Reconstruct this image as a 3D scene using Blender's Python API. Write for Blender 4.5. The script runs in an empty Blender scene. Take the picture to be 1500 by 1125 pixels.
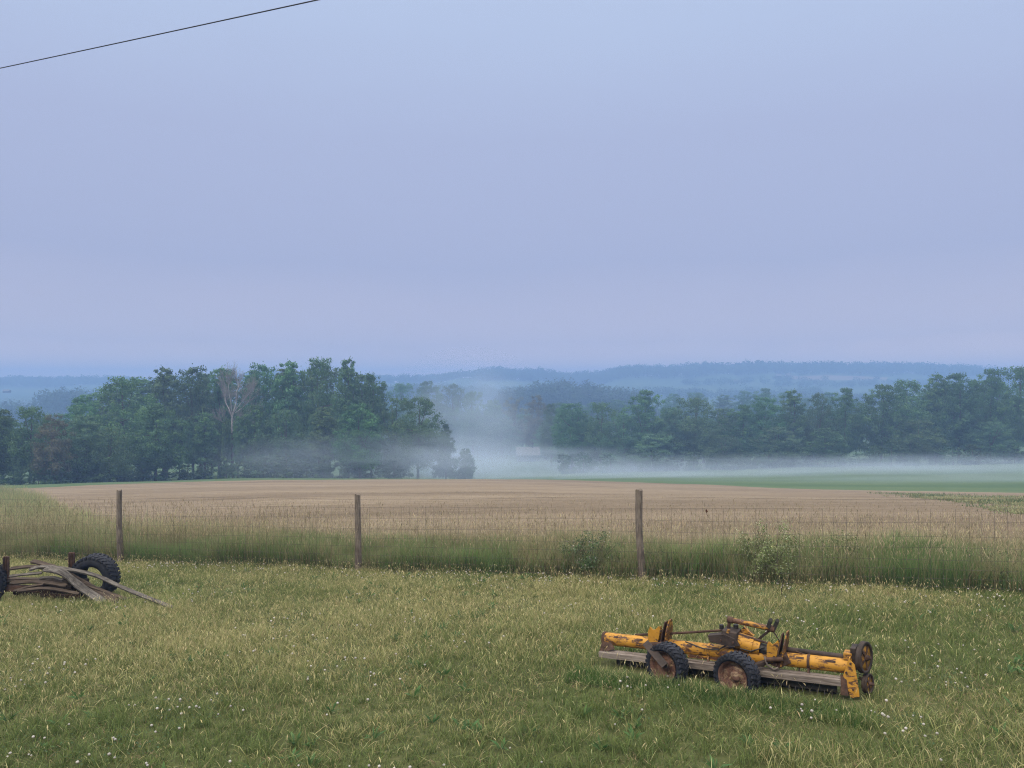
import bpy, math, random
import numpy as np
from mathutils import Vector, Matrix
R = math.radians
rng = np.random.default_rng(7)
random.seed(7)
sc = bpy.context.scene
COL = sc.collection
EYE = 2.564
F = 1133.0

# ------------------------------------------------------------------ terrain
_D = np.array([0, 8, 15, 30, 60, 75, 90, 110, 135, 160, 200, 260, 400, 600, 900, 1150, 1350, 1600, 2600.])
_U = np.array([-.662, -.309, 0, .309, .662])
_Tt = {
 -.662: [0, 0, .252, .178, .145, .138, .134, .131, .1295, .128, .118, .100, .070, .055, .028, .010, -.001, .004, .01],
 -.309: [0, 0, .2407, .165, .137, .131, .1265, .124, .121, .1195, .113, .097, .070, .052, .026, .008, -.002, .004, .01],
 0.0:   [0, 0, .231, .158, .133, .1285, .1255, .1235, .124, .125, .118, .104, .072, .050, .024, .006, -.004, .004, .01],
 .309:  [0, 0, .2206, .157, .1415, .137, .133, .1275, .121, .1135, .103, .094, .068, .050, .020, -.001, -.011, .002, .01],
 .662:  [0, 0, .210, .160, .1455, .141, .135, .127, .1155, .105, .097, .088, .065, .048, .020, .001, -.008, .002, .01]}
_H = np.zeros((len(_U), len(_D)))
for _i, _u in enumerate(_U):
    _H[_i] = -np.array(_Tt[_u]) * _D
    _H[_i, 0] = -2.56; _H[_i, 1] = -(2.5 + .48) + .032 * (_u * 8 - 2)
_M = np.gradient(_H, axis=1) / np.gradient(_D)[None]
def _herm(row, m, d):
    k = np.clip(np.searchsorted(_D, d) - 1, 0, len(_D) - 2)
    h = _D[k + 1] - _D[k]; t = (d - _D[k]) / h
    return ((2*t**3 - 3*t*t + 1) * row[k] + (t**3 - 2*t*t + t) * h * m[k] +
            (-2*t**3 + 3*t*t) * row[k + 1] + (t**3 - t*t) * h * m[k + 1])
def vnoise(x, y, s, seed=0):
    x = np.asarray(x, float) / s + seed * 17.31; y = np.asarray(y, float) / s - seed * 9.77
    xi = np.floor(x); yi = np.floor(y); fx = x - xi; fy = y - yi
    fx = fx*fx*(3 - 2*fx); fy = fy*fy*(3 - 2*fy)
    def hsh(a, b):
        v = np.sin(a * 127.1 + b * 311.7 + seed * 74.7) * 43758.5453
        return v - np.floor(v)
    return (hsh(xi, yi)*(1-fx) + hsh(xi+1, yi)*fx)*(1-fy) + (hsh(xi, yi+1)*(1-fx) + hsh(xi+1, yi+1)*fx)*fy
def sstep(a, b, v):
    t = np.clip((v - a) / (b - a), 0, 1); return t*t*(3 - 2*t)
def hz(x, y):
    x = np.asarray(x, float); y = np.asarray(y, float)
    r = np.hypot(x, y); az = np.arctan2(x, y); am = math.atan(.8)
    azc = np.clip(az, -am, am)
    u = np.clip(np.tan(azc), -.662, .662)
    d = np.where(np.abs(az) <= am, y, r * math.cos(am))
    dd = np.clip(d, 0, 2599)
    rows = np.stack([_herm(_H[i], _M[i], dd) for i in range(len(_U))])
    t = (u + .662) / 1.324 * 4
    # smooth cubic-ish blend between the azimuth columns
    w = np.zeros_like(rows)
    tot = 0
    for i in range(5):
        pos = (np.array(_U)[i] + .662) / 1.324 * 4
        w[i] = np.clip(1 - np.abs(t - pos) / 1.05, 0, None); tot = tot + w[i]
    far = (rows * w).sum(0) / tot
    xn = np.clip(x, -40, 40); yn = np.clip(y, -12, 40)
    near = -(2.5 + .06 * yn) + .032 * (xn - 2)
    b = sstep(12.5, 26, d)
    h = near * (1 - b) + far * b
    h = h + (vnoise(x, y, 1.3, 1) - .5) * .035 * sstep(0, 6, r) + (vnoise(x, y, 11, 2) - .5) * .16 * sstep(18, 60, r)
    h = h + (vnoise(x, y, 90, 3) - .5) * 5 * sstep(330, 520, r)
    def hill(px, d, a, wx, wy): return a * np.exp(-((x - (px - 750) / F * d) / wx) ** 2 - ((y - d) / wy) ** 2)
    h = h + hill(835, 620, 11, 50, 80) + hill(110, 600, 9, 26, 60) + (vnoise(x, y * .3, 130, 4) - .5) * 13 * sstep(1080, 1230, y) + (vnoise(x, y * .3, 45, 6) - .5) * 7 * sstep(1080, 1230, y) + hill(600, 850, 6, 110, 70) + hill(1150, 1290, 5, 160, 90) + hill(920, 1290, 3, 60, 80)
    return h + EYE
def hz1(x, y): return float(hz(np.array([x]), np.array([y]))[0])
def W(px, py, d): return Vector(((px - 750) / F * d, d, EYE - (py - 562.5) / F * d))
def fence_y(x): return 13.62 - .35 * x

# ------------------------------------------------------------------ materials
def newmat(name):
    m = bpy.data.materials.new(name); m.use_nodes = True
    nt = m.node_tree; nt.nodes.clear()
    out = nt.nodes.new('ShaderNodeOutputMaterial')
    return m, nt, out
def N(nt, typ, **kw):
    n = nt.nodes.new(typ)
    for k, v in kw.items():
        if k.startswith('_'): setattr(n, k[1:], v)
        else: n.inputs[k.replace('__', ' ')].default_value = v
    return n
def L(nt, a, b): nt.links.new(a, b)
def ramp(nt, fac, stops):
    r = nt.nodes.new('ShaderNodeValToRGB'); e = r.color_ramp.elements
    while len(e) > 1: e.remove(e[-1])
    e[0].position = stops[0][0]; e[0].color = (*stops[0][1], 1)
    for p, c in stops[1:]:
        k = e.new(p); k.color = (*c, 1)
    L(nt, fac, r.inputs[0]); return r.outputs[0]
def mix(nt, fac, a, b, mode='MIX'):
    m = nt.nodes.new('ShaderNodeMix'); m.data_type = 'RGBA'; m.blend_type = mode
    for s, v in ((0, fac), (6, a), (7, b)):
        if hasattr(v, 'is_output') or isinstance(v, bpy.types.NodeSocket): L(nt, v, m.inputs[s])
        else: m.inputs[s].default_value = v if s == 0 else (*v, 1)
    return m.outputs[2]
def noise(nt, vec, scale, detail=4, rough=.6, dist=0):
    n = N(nt, 'ShaderNodeTexNoise', Scale=scale, Detail=detail, Roughness=rough, Distortion=dist)
    if vec is not None: L(nt, vec, n.inputs['Vector'])
    return n.outputs[0]
def mapping(nt, vec, scale=(1, 1, 1), rot=(0, 0, 0)):
    m = nt.nodes.new('ShaderNodeMapping'); m.inputs['Scale'].default_value = scale; m.inputs['Rotation'].default_value = rot
    L(nt, vec, m.inputs['Vector']); return m.outputs[0]
def bump(nt, h, strength=.4, dist=.02):
    b = N(nt, 'ShaderNodeBump', Strength=strength, Distance=dist); L(nt, h, b.inputs['Height']); return b.outputs[0]
def geo(nt): return nt.nodes.new('ShaderNodeNewGeometry').outputs['Position']
def objc(nt): return nt.nodes.new('ShaderNodeTexCoord').outputs['Object']
def math2(nt, op, a, b=None):
    m = nt.nodes.new('ShaderNodeMath'); m.operation = op
    for i, v in enumerate((a, b)):
        if v is None: continue
        if isinstance(v, bpy.types.NodeSocket): L(nt, v, m.inputs[i])
        else: m.inputs[i].default_value = v
    return m.outputs[0]
def principled(nt, out, col, rough=.8, spec=.3, metal=0, normal=None):
    p = nt.nodes.new('ShaderNodeBsdfPrincipled')
    if isinstance(col, bpy.types.NodeSocket): L(nt, col, p.inputs['Base Color'])
    else: p.inputs['Base Color'].default_value = (*col, 1)
    if isinstance(rough, bpy.types.NodeSocket): L(nt, rough, p.inputs['Roughness'])
    else: p.inputs['Roughness'].default_value = rough
    p.inputs['Specular IOR Level'].default_value = spec; p.inputs['Metallic'].default_value = metal
    if normal is not None: L(nt, normal, p.inputs['Normal'])
    L(nt, p.outputs[0], out.inputs['Surface']); return p

def m_leaf(name, tint=(1, 1, 1), transl=.3, var=.25, rough=.65):
    m, nt, out = newmat(name)
    a = N(nt, 'ShaderNodeAttribute', _attribute_name='col')
    oi = nt.nodes.new('ShaderNodeObjectInfo')
    v = N(nt, 'ShaderNodeHueSaturation')
    h = math2(nt, 'MULTIPLY_ADD', oi.outputs['Random'], .05); 
    h.node.inputs[2].default_value = .475
    L(nt, h, v.inputs['Hue'])
    vv = math2(nt, 'MULTIPLY_ADD', oi.outputs['Random'], var); vv.node.inputs[2].default_value = 1 - var / 2
    L(nt, vv, v.inputs['Value'])
    c = mix(nt, 1.0, a.outputs['Color'], tint, 'MULTIPLY')
    L(nt, c, v.inputs['Color'])
    p = principled(nt, out, v.outputs[0], rough, .25)
    t = nt.nodes.new('ShaderNodeBsdfTranslucent'); L(nt, v.outputs[0], t.inputs[0])
    ms = N(nt, 'ShaderNodeMixShader', Fac=transl)
    L(nt, p.outputs[0], ms.inputs[1]); L(nt, t.outputs[0], ms.inputs[2]); L(nt, ms.outputs[0], out.inputs['Surface'])
    return m
def m_ground(name, stops, scales, bumpd=.03, stretch=(1, 1, 1), rot=0):
    m, nt, out = newmat(name)
    g = geo(nt); gs = mapping(nt, g, stretch, (0, 0, rot))
    a = noise(nt, gs, scales[0], 5, .6); b = noise(nt, gs, scales[1], 6, .7)
    f = math2(nt, 'ADD', math2(nt, 'MULTIPLY', a, .5), math2(nt, 'MULTIPLY', b, .5))
    principled(nt, out, ramp(nt, f, stops), .95, .1, 0, bump(nt, b, .6, bumpd))
    return m
def m_wood(name, light, dark, scale=1.0, axis=0):
    m, nt, out = newmat(name)
    o = objc(nt); s = [14, 14, 14]; s[axis] = 1.2
    v = mapping(nt, o, tuple(k * scale for k in s))
    a = noise(nt, v, 3.0, 6, .65, .3); b = noise(nt, o, 3.5, 3, .5)
    f = math2(nt, 'ADD', math2(nt, 'MULTIPLY', a, .65), math2(nt, 'MULTIPLY', b, .35))
    mid = tuple((p + q) / 2 for p, q in zip(light, dark))
    c = ramp(nt, f, [(.36, dark), (.5, mid), (.62, light)])
    principled(nt, out, c, .9, .15, 0, bump(nt, a, .9, .012)); return m
def m_paint(name, paint, rust, thr=.55, scale=9, rough=.55):
    m, nt, out = newmat(name)
    o = objc(nt)
    a = noise(nt, mapping(nt, o, (1, 2.2, 2.2)), scale, 8, .68, .4); b = noise(nt, o, scale * 5, 4, .6)
    big = noise(nt, o, 2.3, 2, .5)
    f = math2(nt, 'ADD', math2(nt, 'MULTIPLY', a, .75), math2(nt, 'MULTIPLY', big, .25))
    k = ramp(nt, f, [(thr - .035, (0, 0, 0)), (thr + .02, (1, 1, 1))])
    rustc = ramp(nt, b, [(.35, tuple(c * .45 for c in rust)), (.6, rust)])
    dirty = ramp(nt, noise(nt, o, 6, 5, .7), [(.3, tuple(c * .72 for c in paint)), (.62, paint)])
    c = mix(nt, k, dirty, rustc)
    bk = math2(nt, 'SUBTRACT', math2(nt, 'MULTIPLY', b, .4), k)
    principled(nt, out, c, rough, .35, 0, bump(nt, bk, .5, .004)); return m
def m_plain(name, c1, c2, scale=12, rough=.8, spec=.3, bd=.004, metal=0):
    m, nt, out = newmat(name); o = objc(nt)
    a = noise(nt, o, scale, 6, .65)
    principled(nt, out, ramp(nt, a, [(.35, c1), (.65, c2)]), rough, spec, metal, bump(nt, a, .5, bd)); return m

MAT = {}
MAT['grass'] = m_leaf('grass_blades', transl=.4)
MAT['crown'] = m_leaf('tree_leaves', (.86, 1.12, 1.3), transl=.38, var=.45)  # blue in the tint is haze over the woods put into the leaf colour
MAT['pasture'] = m_ground('pasture_soil', [(.3, (.035, .04, .016)), (.5, (.065, .075, .028)), (.7, (.13, .12, .06))], (.7, 14))
MAT['valley'] = m_ground('valley_grass', [(.3, (.045, .085, .035)), (.5, (.065, .11, .045)), (.7, (.1, .13, .06))], (.05, 1.5))
MAT['hills'] = m_ground('hill_grass', [(.35, (.03, .06, .03)), (.55, (.06, .10, .045)), (.68, (.16, .16, .08))], (.008, .09), .2)
MAT['bark'] = m_plain('grey_brown_bark', (.05, .04, .03), (.13, .11, .09), 6, .9, .1, .02)
MAT['pale_bark'] = m_plain('bleached_bark', (.24, .235, .23), (.44, .43, .41), 3, .9, .1, .02)
MAT['twig'] = m_plain('dry_twigs', (.15, .145, .14), (.27, .25, .24), 3, .9, .1, .01)
MAT['post'] = m_wood('weathered_post_wood', (.23, .195, .16), (.055, .042, .036), 1.5, 2)
MAT['plank'] = m_wood('silver_grey_wood', (.17, .155, .14), (.03, .026, .023), 1.0, 0)
MAT['plank_brown'] = m_wood('brown_grey_wood', (.11, .085, .066), (.025, .019, .016), 1.0, 0)
MAT['board'] = m_wood('grey_board_wood', (.25, .215, .19), (.09, .07, .06), 1.0, 0)
MAT['yellow'] = m_paint('chipped_yellow_paint', (.45, .222, .024), (.10, .045, .025), .54, 12)
MAT['yellow_rusty'] = m_paint('rusty_yellow_paint', (.43, .21, .025), (.10, .045, .026), .49, 13)
MAT['rust'] = m_plain('brown_rust', (.03, .019, .016), (.095, .055, .038), 14, .85, .2)
MAT['rim'] = m_paint('rusted_rim', (.34, .24, .15), (.17, .09, .065), .46, 10, .75)
MAT['iron'] = m_plain('dark_iron', (.016, .012, .011), (.055, .038, .03), 10, .7, .3)
MAT['rubber'] = m_plain('old_black_rubber', (.005, .006, .010), (.018, .021, .032), 8, .75, .35)
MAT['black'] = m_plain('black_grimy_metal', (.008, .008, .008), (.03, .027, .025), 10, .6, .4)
MAT['wire'] = m_plain('dull_fence_wire', (.05, .042, .038), (.13, .11, .10), 5, .6, .3)
MAT['cable'] = m_plain('dark_cable', (.012, .013, .018), (.02, .02, .026), 2, .7, .3)
MAT['roof'] = m_plain('pale_tin_roof', (.12, .12, .125), (.15, .15, .155), .8, .95, .05)
MAT['wall'] = m_plain('white_boards', (.025, .025, .028), (.04, .04, .045), .8, .95, .05)
MAT['glass'] = m_plain('dark_window_glass', (.02, .025, .03), (.04, .05, .06), .5, .2, .5)
MAT['leafdead'] = m_plain('dead_leaf', (.05, .022, .012), (.12, .055, .03), 30, .9, .1)
# crop field: pale straw and bare soil with faint drill rows
m, nt, out = newmat('stubble_and_soil'); g = geo(nt)
big = noise(nt, mapping(nt, g, (.03, .12, 1)), 1.0, 4, .6)
rows = noise(nt, mapping(nt, g, (.03, .75, 1), (0, 0, R(-4))), 1.0, 4, .7)
fine = noise(nt, mapping(nt, g, (2.5, 6, 1)), 1.0, 6, .75)
f = math2(nt, 'ADD', math2(nt, 'ADD', math2(nt, 'MULTIPLY', big, .36), math2(nt, 'MULTIPLY', rows, .28)), math2(nt, 'MULTIPLY', fine, .36))
principled(nt, out, ramp(nt, f, [(.36, (.085, .066, .045)), (.46, (.155, .12, .083)), (.54, (.205, .163, .115)), (.66, (.29, .24, .175))]), .95, .1, 0, bump(nt, fine, .8, .06))
MAT['crop'] = m
# green field
m, nt, out = newmat('young_green_crop'); g = geo(nt)
a = noise(nt, mapping(nt, g, (.02, .09, 1)), 1.0, 5, .6); b = noise(nt, mapping(nt, g, (1.2, 3, 1)), 1.0, 6, .7)
f = math2(nt, 'ADD', math2(nt, 'MULTIPLY', a, .5), math2(nt, 'MULTIPLY', b, .5))
principled(nt, out, ramp(nt, f, [(.35, (.045, .08, .035)), (.5, (.065, .105, .045)), (.66, (.10, .13, .06))]), .9, .1, 0, bump(nt, b, .7, .08))
MAT['green'] = m

# ------------------------------------------------------------------ object helpers
def tag(o, label=None, cat=None, group=None, kind=None):
    if label: o['label'] = label
    if cat: o['category'] = cat
    if group: o['group'] = group
    if kind: o['kind'] = kind
    return o
def thing(name, label, cat, loc=(0, 0, 0), rotz=0, group=None):
    o = bpy.data.objects.new(name, None); COL.objects.link(o); o.empty_display_size = .2
    o.location = loc; o.rotation_euler = (0, 0, rotz)
    return tag(o, label, cat, group)
def npmesh(name, V, Fc, mat, col=None, smooth=False):
    """V (n,3), Fc (m,k) with a single k."""
    V = np.ascontiguousarray(V, np.float32); Fc = np.ascontiguousarray(Fc, np.int32)
    me = bpy.data.meshes.new(name); k = Fc.shape[1]
    me.vertices.add(len(V)); me.vertices.foreach_set('co', V.ravel())
    me.loops.add(Fc.size); me.loops.foreach_set('vertex_index', Fc.ravel())
    me.polygons.add(len(Fc)); me.polygons.foreach_set('loop_start', np.arange(0, Fc.size, k, dtype=np.int32))
    if smooth: me.polygons.foreach_set('use_smooth', np.ones(len(Fc), bool))
    me.update(calc_edges=True)
    if col is not None:
        a = me.attributes.new('col', 'FLOAT_COLOR', 'POINT')
        c = np.ones((len(V), 4), np.float32); c[:, :3] = col; a.data.foreach_set('color', c.ravel())
    me.materials.append(mat); return me
def link(name, me, parent=None, loc=None):
    o = bpy.data.objects.new(name, me); COL.objects.link(o)
    if parent: o.parent = parent
    if loc is not None: o.location = loc
    return o

class MB:
    def __init__(s): s.v = []; s.f = []; s.s = []
    def add(s, vs, fs, smooth=False):
        b = len(s.v); s.v += [tuple(v) for v in vs]; s.f += [tuple(i + b for i in f) for f in fs]; s.s += [smooth] * len(fs); return s
    def box(s, c, size, rot=None, taper=1.0):
        c = Vector(c); vs = []
        for z in (-1, 1):
            k = taper if z > 0 else 1
            for x, y in ((-1, -1), (1, -1), (1, 1), (-1, 1)):
                p = Vector((x * size[0] / 2 * k, y * size[1] / 2 * k, z * size[2] / 2))
                if rot is not None: p = rot @ p
                vs.append(c + p)
        return s.add(vs, [(3, 2, 1, 0), (4, 5, 6, 7), (0, 1, 5, 4), (1, 2, 6, 5), (2, 3, 7, 6), (3, 0, 4, 7)])
    def bar(s, a, b, w, h, up=(0, 0, 1)):
        """rectangular bar from a to b, w across, h along up"""
        a = Vector(a); b = Vector(b); d = (b - a); ln = d.length; d.normalize(); up = Vector(up)
        y = up.cross(d)
        if y.length < 1e-4: y = Vector((0, 1, 0)).cross(d)
        y.normalize(); z = d.cross(y)
        rot = Matrix((d, y, z)).transposed()
        return s.box((a + b) / 2, (ln, w, h), rot)
    def tube(s, pts, radii, n=12, caps=True, smooth=True):
        pts = [Vector(p) for p in pts]
        if not hasattr(radii, '__len__'): radii = [radii] * len(pts)
        vs = []; fs = []; prev = None
        for i, p in enumerate(pts):
            d = (pts[min(i + 1, len(pts) - 1)] - pts[max(i - 1, 0)]).normalized()
            if prev is None:
                a = d.orthogonal().normalized()
            else:
                a = (prev - d * prev.dot(d)); a = a.normalized() if a.length > 1e-5 else d.orthogonal().normalized()
            prev = a; b = d.cross(a)
            for k in range(n):
                t = 2 * math.pi * k / n; vs.append(p + (a * math.cos(t) + b * math.sin(t)) * radii[i])
        for i in range(len(pts) - 1):
            for k in range(n):
                k2 = (k + 1) % n; fs.append((i*n + k, i*n + k2, (i+1)*n + k2, (i+1)*n + k))
        s.add(vs, fs, smooth)
        if caps:
            m = len(pts) - 1
            s.add(vs[:n], [tuple(reversed(range(n)))]); s.add(vs[m*n:], [tuple(range(n))])
        return s
    def lathe(s, prof, c, axis, n=40, closed=False, smooth=True):
        """prof: (r, a) pairs; axis = direction of a"""
        c = Vector(c); ax = Vector(axis).normalized(); a = ax.orthogonal().normalized(); b = ax.cross(a)
        vs = []; fs = []; m = len(prof)
        for r, z in prof:
            for k in range(n):
                t = 2 * math.pi * k / n; vs.append(c + ax * z + (a * math.cos(t) + b * math.sin(t)) * r)
        for i in range(m if closed else m - 1):
            j = (i + 1) % m
            for k in range(n):
                k2 = (k + 1) % n; fs.append((i*n + k, i*n + k2, j*n + k2, j*n + k))
        return s.add(vs, fs, smooth)
    def prism(s, poly, off):
        """poly: list of 3D points in a plane, extruded by the vector off"""
        n = len(poly); off = Vector(off); vs = [Vector(p) for p in poly] + [Vector(p) + off for p in poly]
        return s.add(vs, [tuple(reversed(range(n))), tuple(range(n, 2*n))] + [(i, (i+1) % n, n + (i+1) % n, n + i) for i in range(n)])
    def mesh(s, name, mat):
        me = bpy.data.meshes.new(name); me.from_pydata(s.v, [], s.f); me.polygons.foreach_set('use_smooth', s.s)
        me.materials.append(mat); me.update()
        import bmesh
        bm = bmesh.new(); bm.from_mesh(me); bmesh.ops.recalc_face_normals(bm, faces=bm.faces); bm.to_mesh(me); bm.free()
        return me
    def build(s, name, mat, parent=None, bevel=0, loc=None):
        o = link(name, s.mesh(name, mat), parent, loc)
        if bevel:
            md = o.modifiers.new('bevel', 'BEVEL'); md.width = bevel; md.segments = 2; md.limit_method = 'ANGLE'; md.angle_limit = R(35)
        return o

# ------------------------------------------------------------------ ground sheets
az = np.unique(np.concatenate([np.arange(-180, -44, 3.0), np.arange(-44, 44.01, .14), np.arange(45, 180.1, 3.0)]))
azr = np.radians(az); am = math.atan(.8)
def px_of(a): return 750 + F * np.tan(np.clip(a, -am, am))
PX = px_of(azr)
def d2r(d): return d / np.maximum(np.cos(azr), math.cos(am))
def crop_start(px):
    u = (px - 750) / F
    f = 13.62 / (1 + .35 * u) + 2.3
    return f + np.interp(px, [-200, 0, 50, 95, 170], [64, 66, 40, 9, 0])
def crop_end(px): return np.interp(px, [-200, 0, 80, 200, 400, 750, 900, 1000, 1100, 1300, 1500, 1700], [84, 86, 88, 100, 110, 112, 105, 96, 87, 80, 76, 75])
cs = crop_start(PX); ce = np.maximum(crop_end(PX), cs + .5)
cs = cs + (vnoise(PX, PX * 0, 14, 5) - .5) * .5
ones = np.ones_like(PX)
bounds = [('pasture', 0.02 * ones, cs, 90, MAT['pasture'], 1.3), ('crop_field', cs, ce, 120, MAT['crop'], 1.3),
          ('green_field', ce, 205 * ones, 70, MAT['green'], 1.2), ('valley_floor', 205 * ones, 420 * ones, 50, MAT['valley'], 1.2),
          ('hills', 420 * ones, np.where(np.cos(azr) > .3, 1760., 1450.) * ones, 110, MAT['hills'], 1.5)]
for nm, a, b, n, mt, pw in bounds:
    t = np.linspace(0, 1, n + 1) ** pw
    D = a[None] + (b - a)[None] * t[:, None]
    Rr = D / np.maximum(np.cos(azr), math.cos(am))[None]
    Rr = np.minimum(Rr, 1440) if nm != 'hills' else np.minimum(Rr, 1460 + 300 * np.clip(np.cos(azr), 0, 1)[None])
    X = Rr * np.sin(azr)[None]; Y = Rr * np.cos(azr)[None]
    Z = hz(X, Y); k = len(azr)
    V = np.stack([X, Y, Z], -1).reshape(-1, 3)
    I, J = np.meshgrid(np.arange(n), np.arange(k - 1), indexing='ij')
    q = (I * k + J).ravel(); Fc = np.stack([q, q + 1, q + k + 1, q + k], -1)
    o = link(nm, npmesh(nm, V, Fc, mt, smooth=True)); tag(o, kind='structure')

# ------------------------------------------------------------------ grass
def blades(P, H, Wd, yaw, lean, curve, cb, ct, wm=.8, wb=1.0, tipw=None):
    n = len(P); H = H[:, None]; Wd = Wd[:, None]
    dx = np.stack([np.cos(yaw), np.sin(yaw), 0 * yaw], -1)          # lean direction
    fa = rng.uniform(0, 2 * np.pi, n); sx = np.stack([np.cos(fa), np.sin(fa), 0 * fa], -1)
    up = np.array([0, 0, 1.])
    l = lean[:, None]; c = curve[:, None]
    mid = P + up * H * .55 * np.cos(l) + dx * H * .55 * np.sin(l)
    l2 = l + c
    tip = mid + up * H * .45 * np.cos(l2) + dx * H * .45 * np.sin(l2)
    V = np.stack([P - sx * Wd * wb / 2, P + sx * Wd * wb / 2, mid - sx * Wd * wm / 2, mid + sx * Wd * wm / 2, tip], 1)
    b = np.arange(n)[:, None] * 5
    Fc = np.concatenate([b + [0, 1, 3], b + [0, 3, 2], b + [2, 3, 4]], 0)
    cm = (cb + ct) / 2
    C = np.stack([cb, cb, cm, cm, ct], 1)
    return V.reshape(-1, 3), Fc, C.reshape(-1, 3), tip, l2[:, 0]
def merge(parts):
    V = []; Fc = []; C = []; b = 0
    for v, f, c in parts:
        V.append(v); Fc.append(f + b); C.append(c); b += len(v)
    return np.concatenate(V), np.concatenate(Fc), np.concatenate(C)
def pts_wedge(n, d0, d1, px0=-130, px1=1630):
    d = np.sqrt(rng.uniform(d0 ** 2, d1 ** 2, n)); px = rng.uniform(px0, px1, n)
    return (px - 750) / F * d, d
def jit(c, n, s=.18):
    c = np.asarray(c, float); k = rng.normal(1, s, (n, 1)).clip(.4, 1.8); return c * k * rng.normal(1, .05, (n, 3))
def lerp(a, b, t): return a * (1 - t[:, None]) + b * t[:, None]
def ground_pts(x, y): return np.stack([x, y, hz(x, y) - .005], -1)

MA = np.array([1.02, 8.50]); MBp = np.array([3.15, 7.20]); MD = (MBp - MA) / np.linalg.norm(MBp - MA); MN = np.array([-.521, -.853])
def under_machine(x, y):
    s_ = (x - MA[0]) * MD[0] + (y - MA[1]) * MD[1]; t_ = (x - MA[0]) * MN[0] + (y - MA[1]) * MN[1]
    return (s_ > -.02) & (s_ < 2.62) & (t_ > -.22) & (t_ < .44)
# pasture grass in tufts
def tufted(ntuft, per, d0, d1, spread):
    tx, ty = pts_wedge(ntuft, d0, d1)
    x = np.repeat(tx, per) + rng.normal(0, spread, ntuft * per); y = np.repeat(ty, per) + rng.normal(0, spread, ntuft * per)
    out = np.arctan2(y - np.repeat(ty, per), x - np.repeat(tx, per))
    r = np.hypot(x - np.repeat(tx, per), y - np.repeat(ty, per)) / spread
    return x, y, out, r, np.repeat(rng.uniform(0, 1, ntuft), per)
GREEN = np.array([.175, .235, .07]); DKGREEN = np.array([.075, .125, .04]); STRAW = np.array([.54, .50, .25]); OLIVE = np.array([.25, .285, .10])
x, y, out_, r, tr = tufted(60000, 9, 5.0, 19.5, .03)
keep = (y < fence_y(x) + .9) & ~under_machine(x, y)
x, y, out_, r, tr = [a[keep] for a in (x, y, out_, r, tr)]
n = len(x)
dry = np.clip(sstep(6.2, 10.5, y) * .50 + .13 - .4 * np.exp(-np.clip(fence_y(x) - y, 0, 9) / .6) + (vnoise(x, y, 1.5, 11) - .5) * 1.1 + (vnoise(x, y, .4, 12) - .5) * .55, 0, 1)
hgt = .038 + .085 * vnoise(x, y, .7, 13) ** 1.4 + .05 * tr + .05 * (vnoise(x, y, .22, 14) > .74)
hh = hgt * rng.uniform(.6, 1.4, n)
isd = rng.uniform(0, 1, n) < dry * .75
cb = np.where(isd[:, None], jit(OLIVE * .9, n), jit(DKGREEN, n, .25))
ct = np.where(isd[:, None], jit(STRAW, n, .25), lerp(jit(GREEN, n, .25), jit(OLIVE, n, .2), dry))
yaw = np.where(rng.uniform(0, 1, n) < .7, out_, rng.uniform(0, 6.28, n))
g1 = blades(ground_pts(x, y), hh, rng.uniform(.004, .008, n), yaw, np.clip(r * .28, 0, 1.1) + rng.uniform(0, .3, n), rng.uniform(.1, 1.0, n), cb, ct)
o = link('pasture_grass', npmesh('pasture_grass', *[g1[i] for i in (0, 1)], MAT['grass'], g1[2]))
tag(o, 'short green and straw coloured pasture grass covering the ground this side of the fence', 'grass', kind='stuff')
# seed stalks in the pasture
n = 46000
x, y = pts_wedge(n, 5.0, 19); dd = (vnoise(x, y, 1.5, 11)); 
keep = (y < fence_y(x) + .4) & (rng.uniform(0, 1, n) < (.12 + .85 * sstep(6.4, 9.5, y) * (.35 + dd)))
x = x[keep]; y = y[keep]; n = len(x)
P = ground_pts(x, y); hh = rng.uniform(.10, .22, n); yaw = rng.uniform(0, 6.28, n); lean = rng.uniform(.0, .45, n)
s1 = blades(P, hh, rng.uniform(.0018, .003, n), yaw, lean, rng.uniform(.1, .6, n), jit(OLIVE, n), jit(STRAW * .95, n), .9)
s2 = blades(s1[3], rng.uniform(.03, .06, n), rng.uniform(.005, .009, n), yaw, s1[4], rng.uniform(.1, .7, n), jit(STRAW, n), jit(STRAW * 1.25, n), 1.0, .4)
V, Fc, C = merge([s1[:3], s2[:3]])
tag(link('grass_seed_stalks', npmesh('grass_seed_stalks', V, Fc, MAT['grass'], C)), 'pale straw coloured seed stalks standing above the pasture grass', 'grass stalks', kind='stuff')
# clover leaves and flowers
def cards(P, nrm, size, col, up_bias=0):
    n = len(P); nrm = nrm / np.linalg.norm(nrm, axis=1)[:, None]
    a = np.cross(nrm, rng.normal(size=(n, 3))); a /= np.linalg.norm(a, axis=1)[:, None]; b = np.cross(nrm, a)
    s = size[:, None] / 2; e = rng.uniform(.55, 1, (n, 1))
    V = np.stack([P - a * s, P - b * s * e + a * s * .1, P + a * s, P + b * s * e - a * s * .1], 1).reshape(-1, 3)
    Fc = np.arange(4 * n).reshape(n, 4)
    return V, Fc, np.repeat(col, 4, 0)
n = 60000
x, y = pts_wedge(n, 5.0, 17)
cl = vnoise(x, y, .9, 21) + .35 * vnoise(x, y, .35, 22)
fd = fence_y(x) - y
keep = (cl > .86) | ((fd > .1) & (fd < 1.1) & (cl > .6)); keep &= fd > -.1
x = x[keep]; y = y[keep]; n = len(x); P = ground_pts(x, y); P[:, 2] += rng.uniform(.03, .09, n)
V, Fc, C = cards(P, np.stack([rng.normal(0, .35, n), rng.normal(0, .35, n), np.ones(n)], -1), rng.uniform(.014, .026, n), jit((.055, .115, .05), n, .25))
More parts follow.
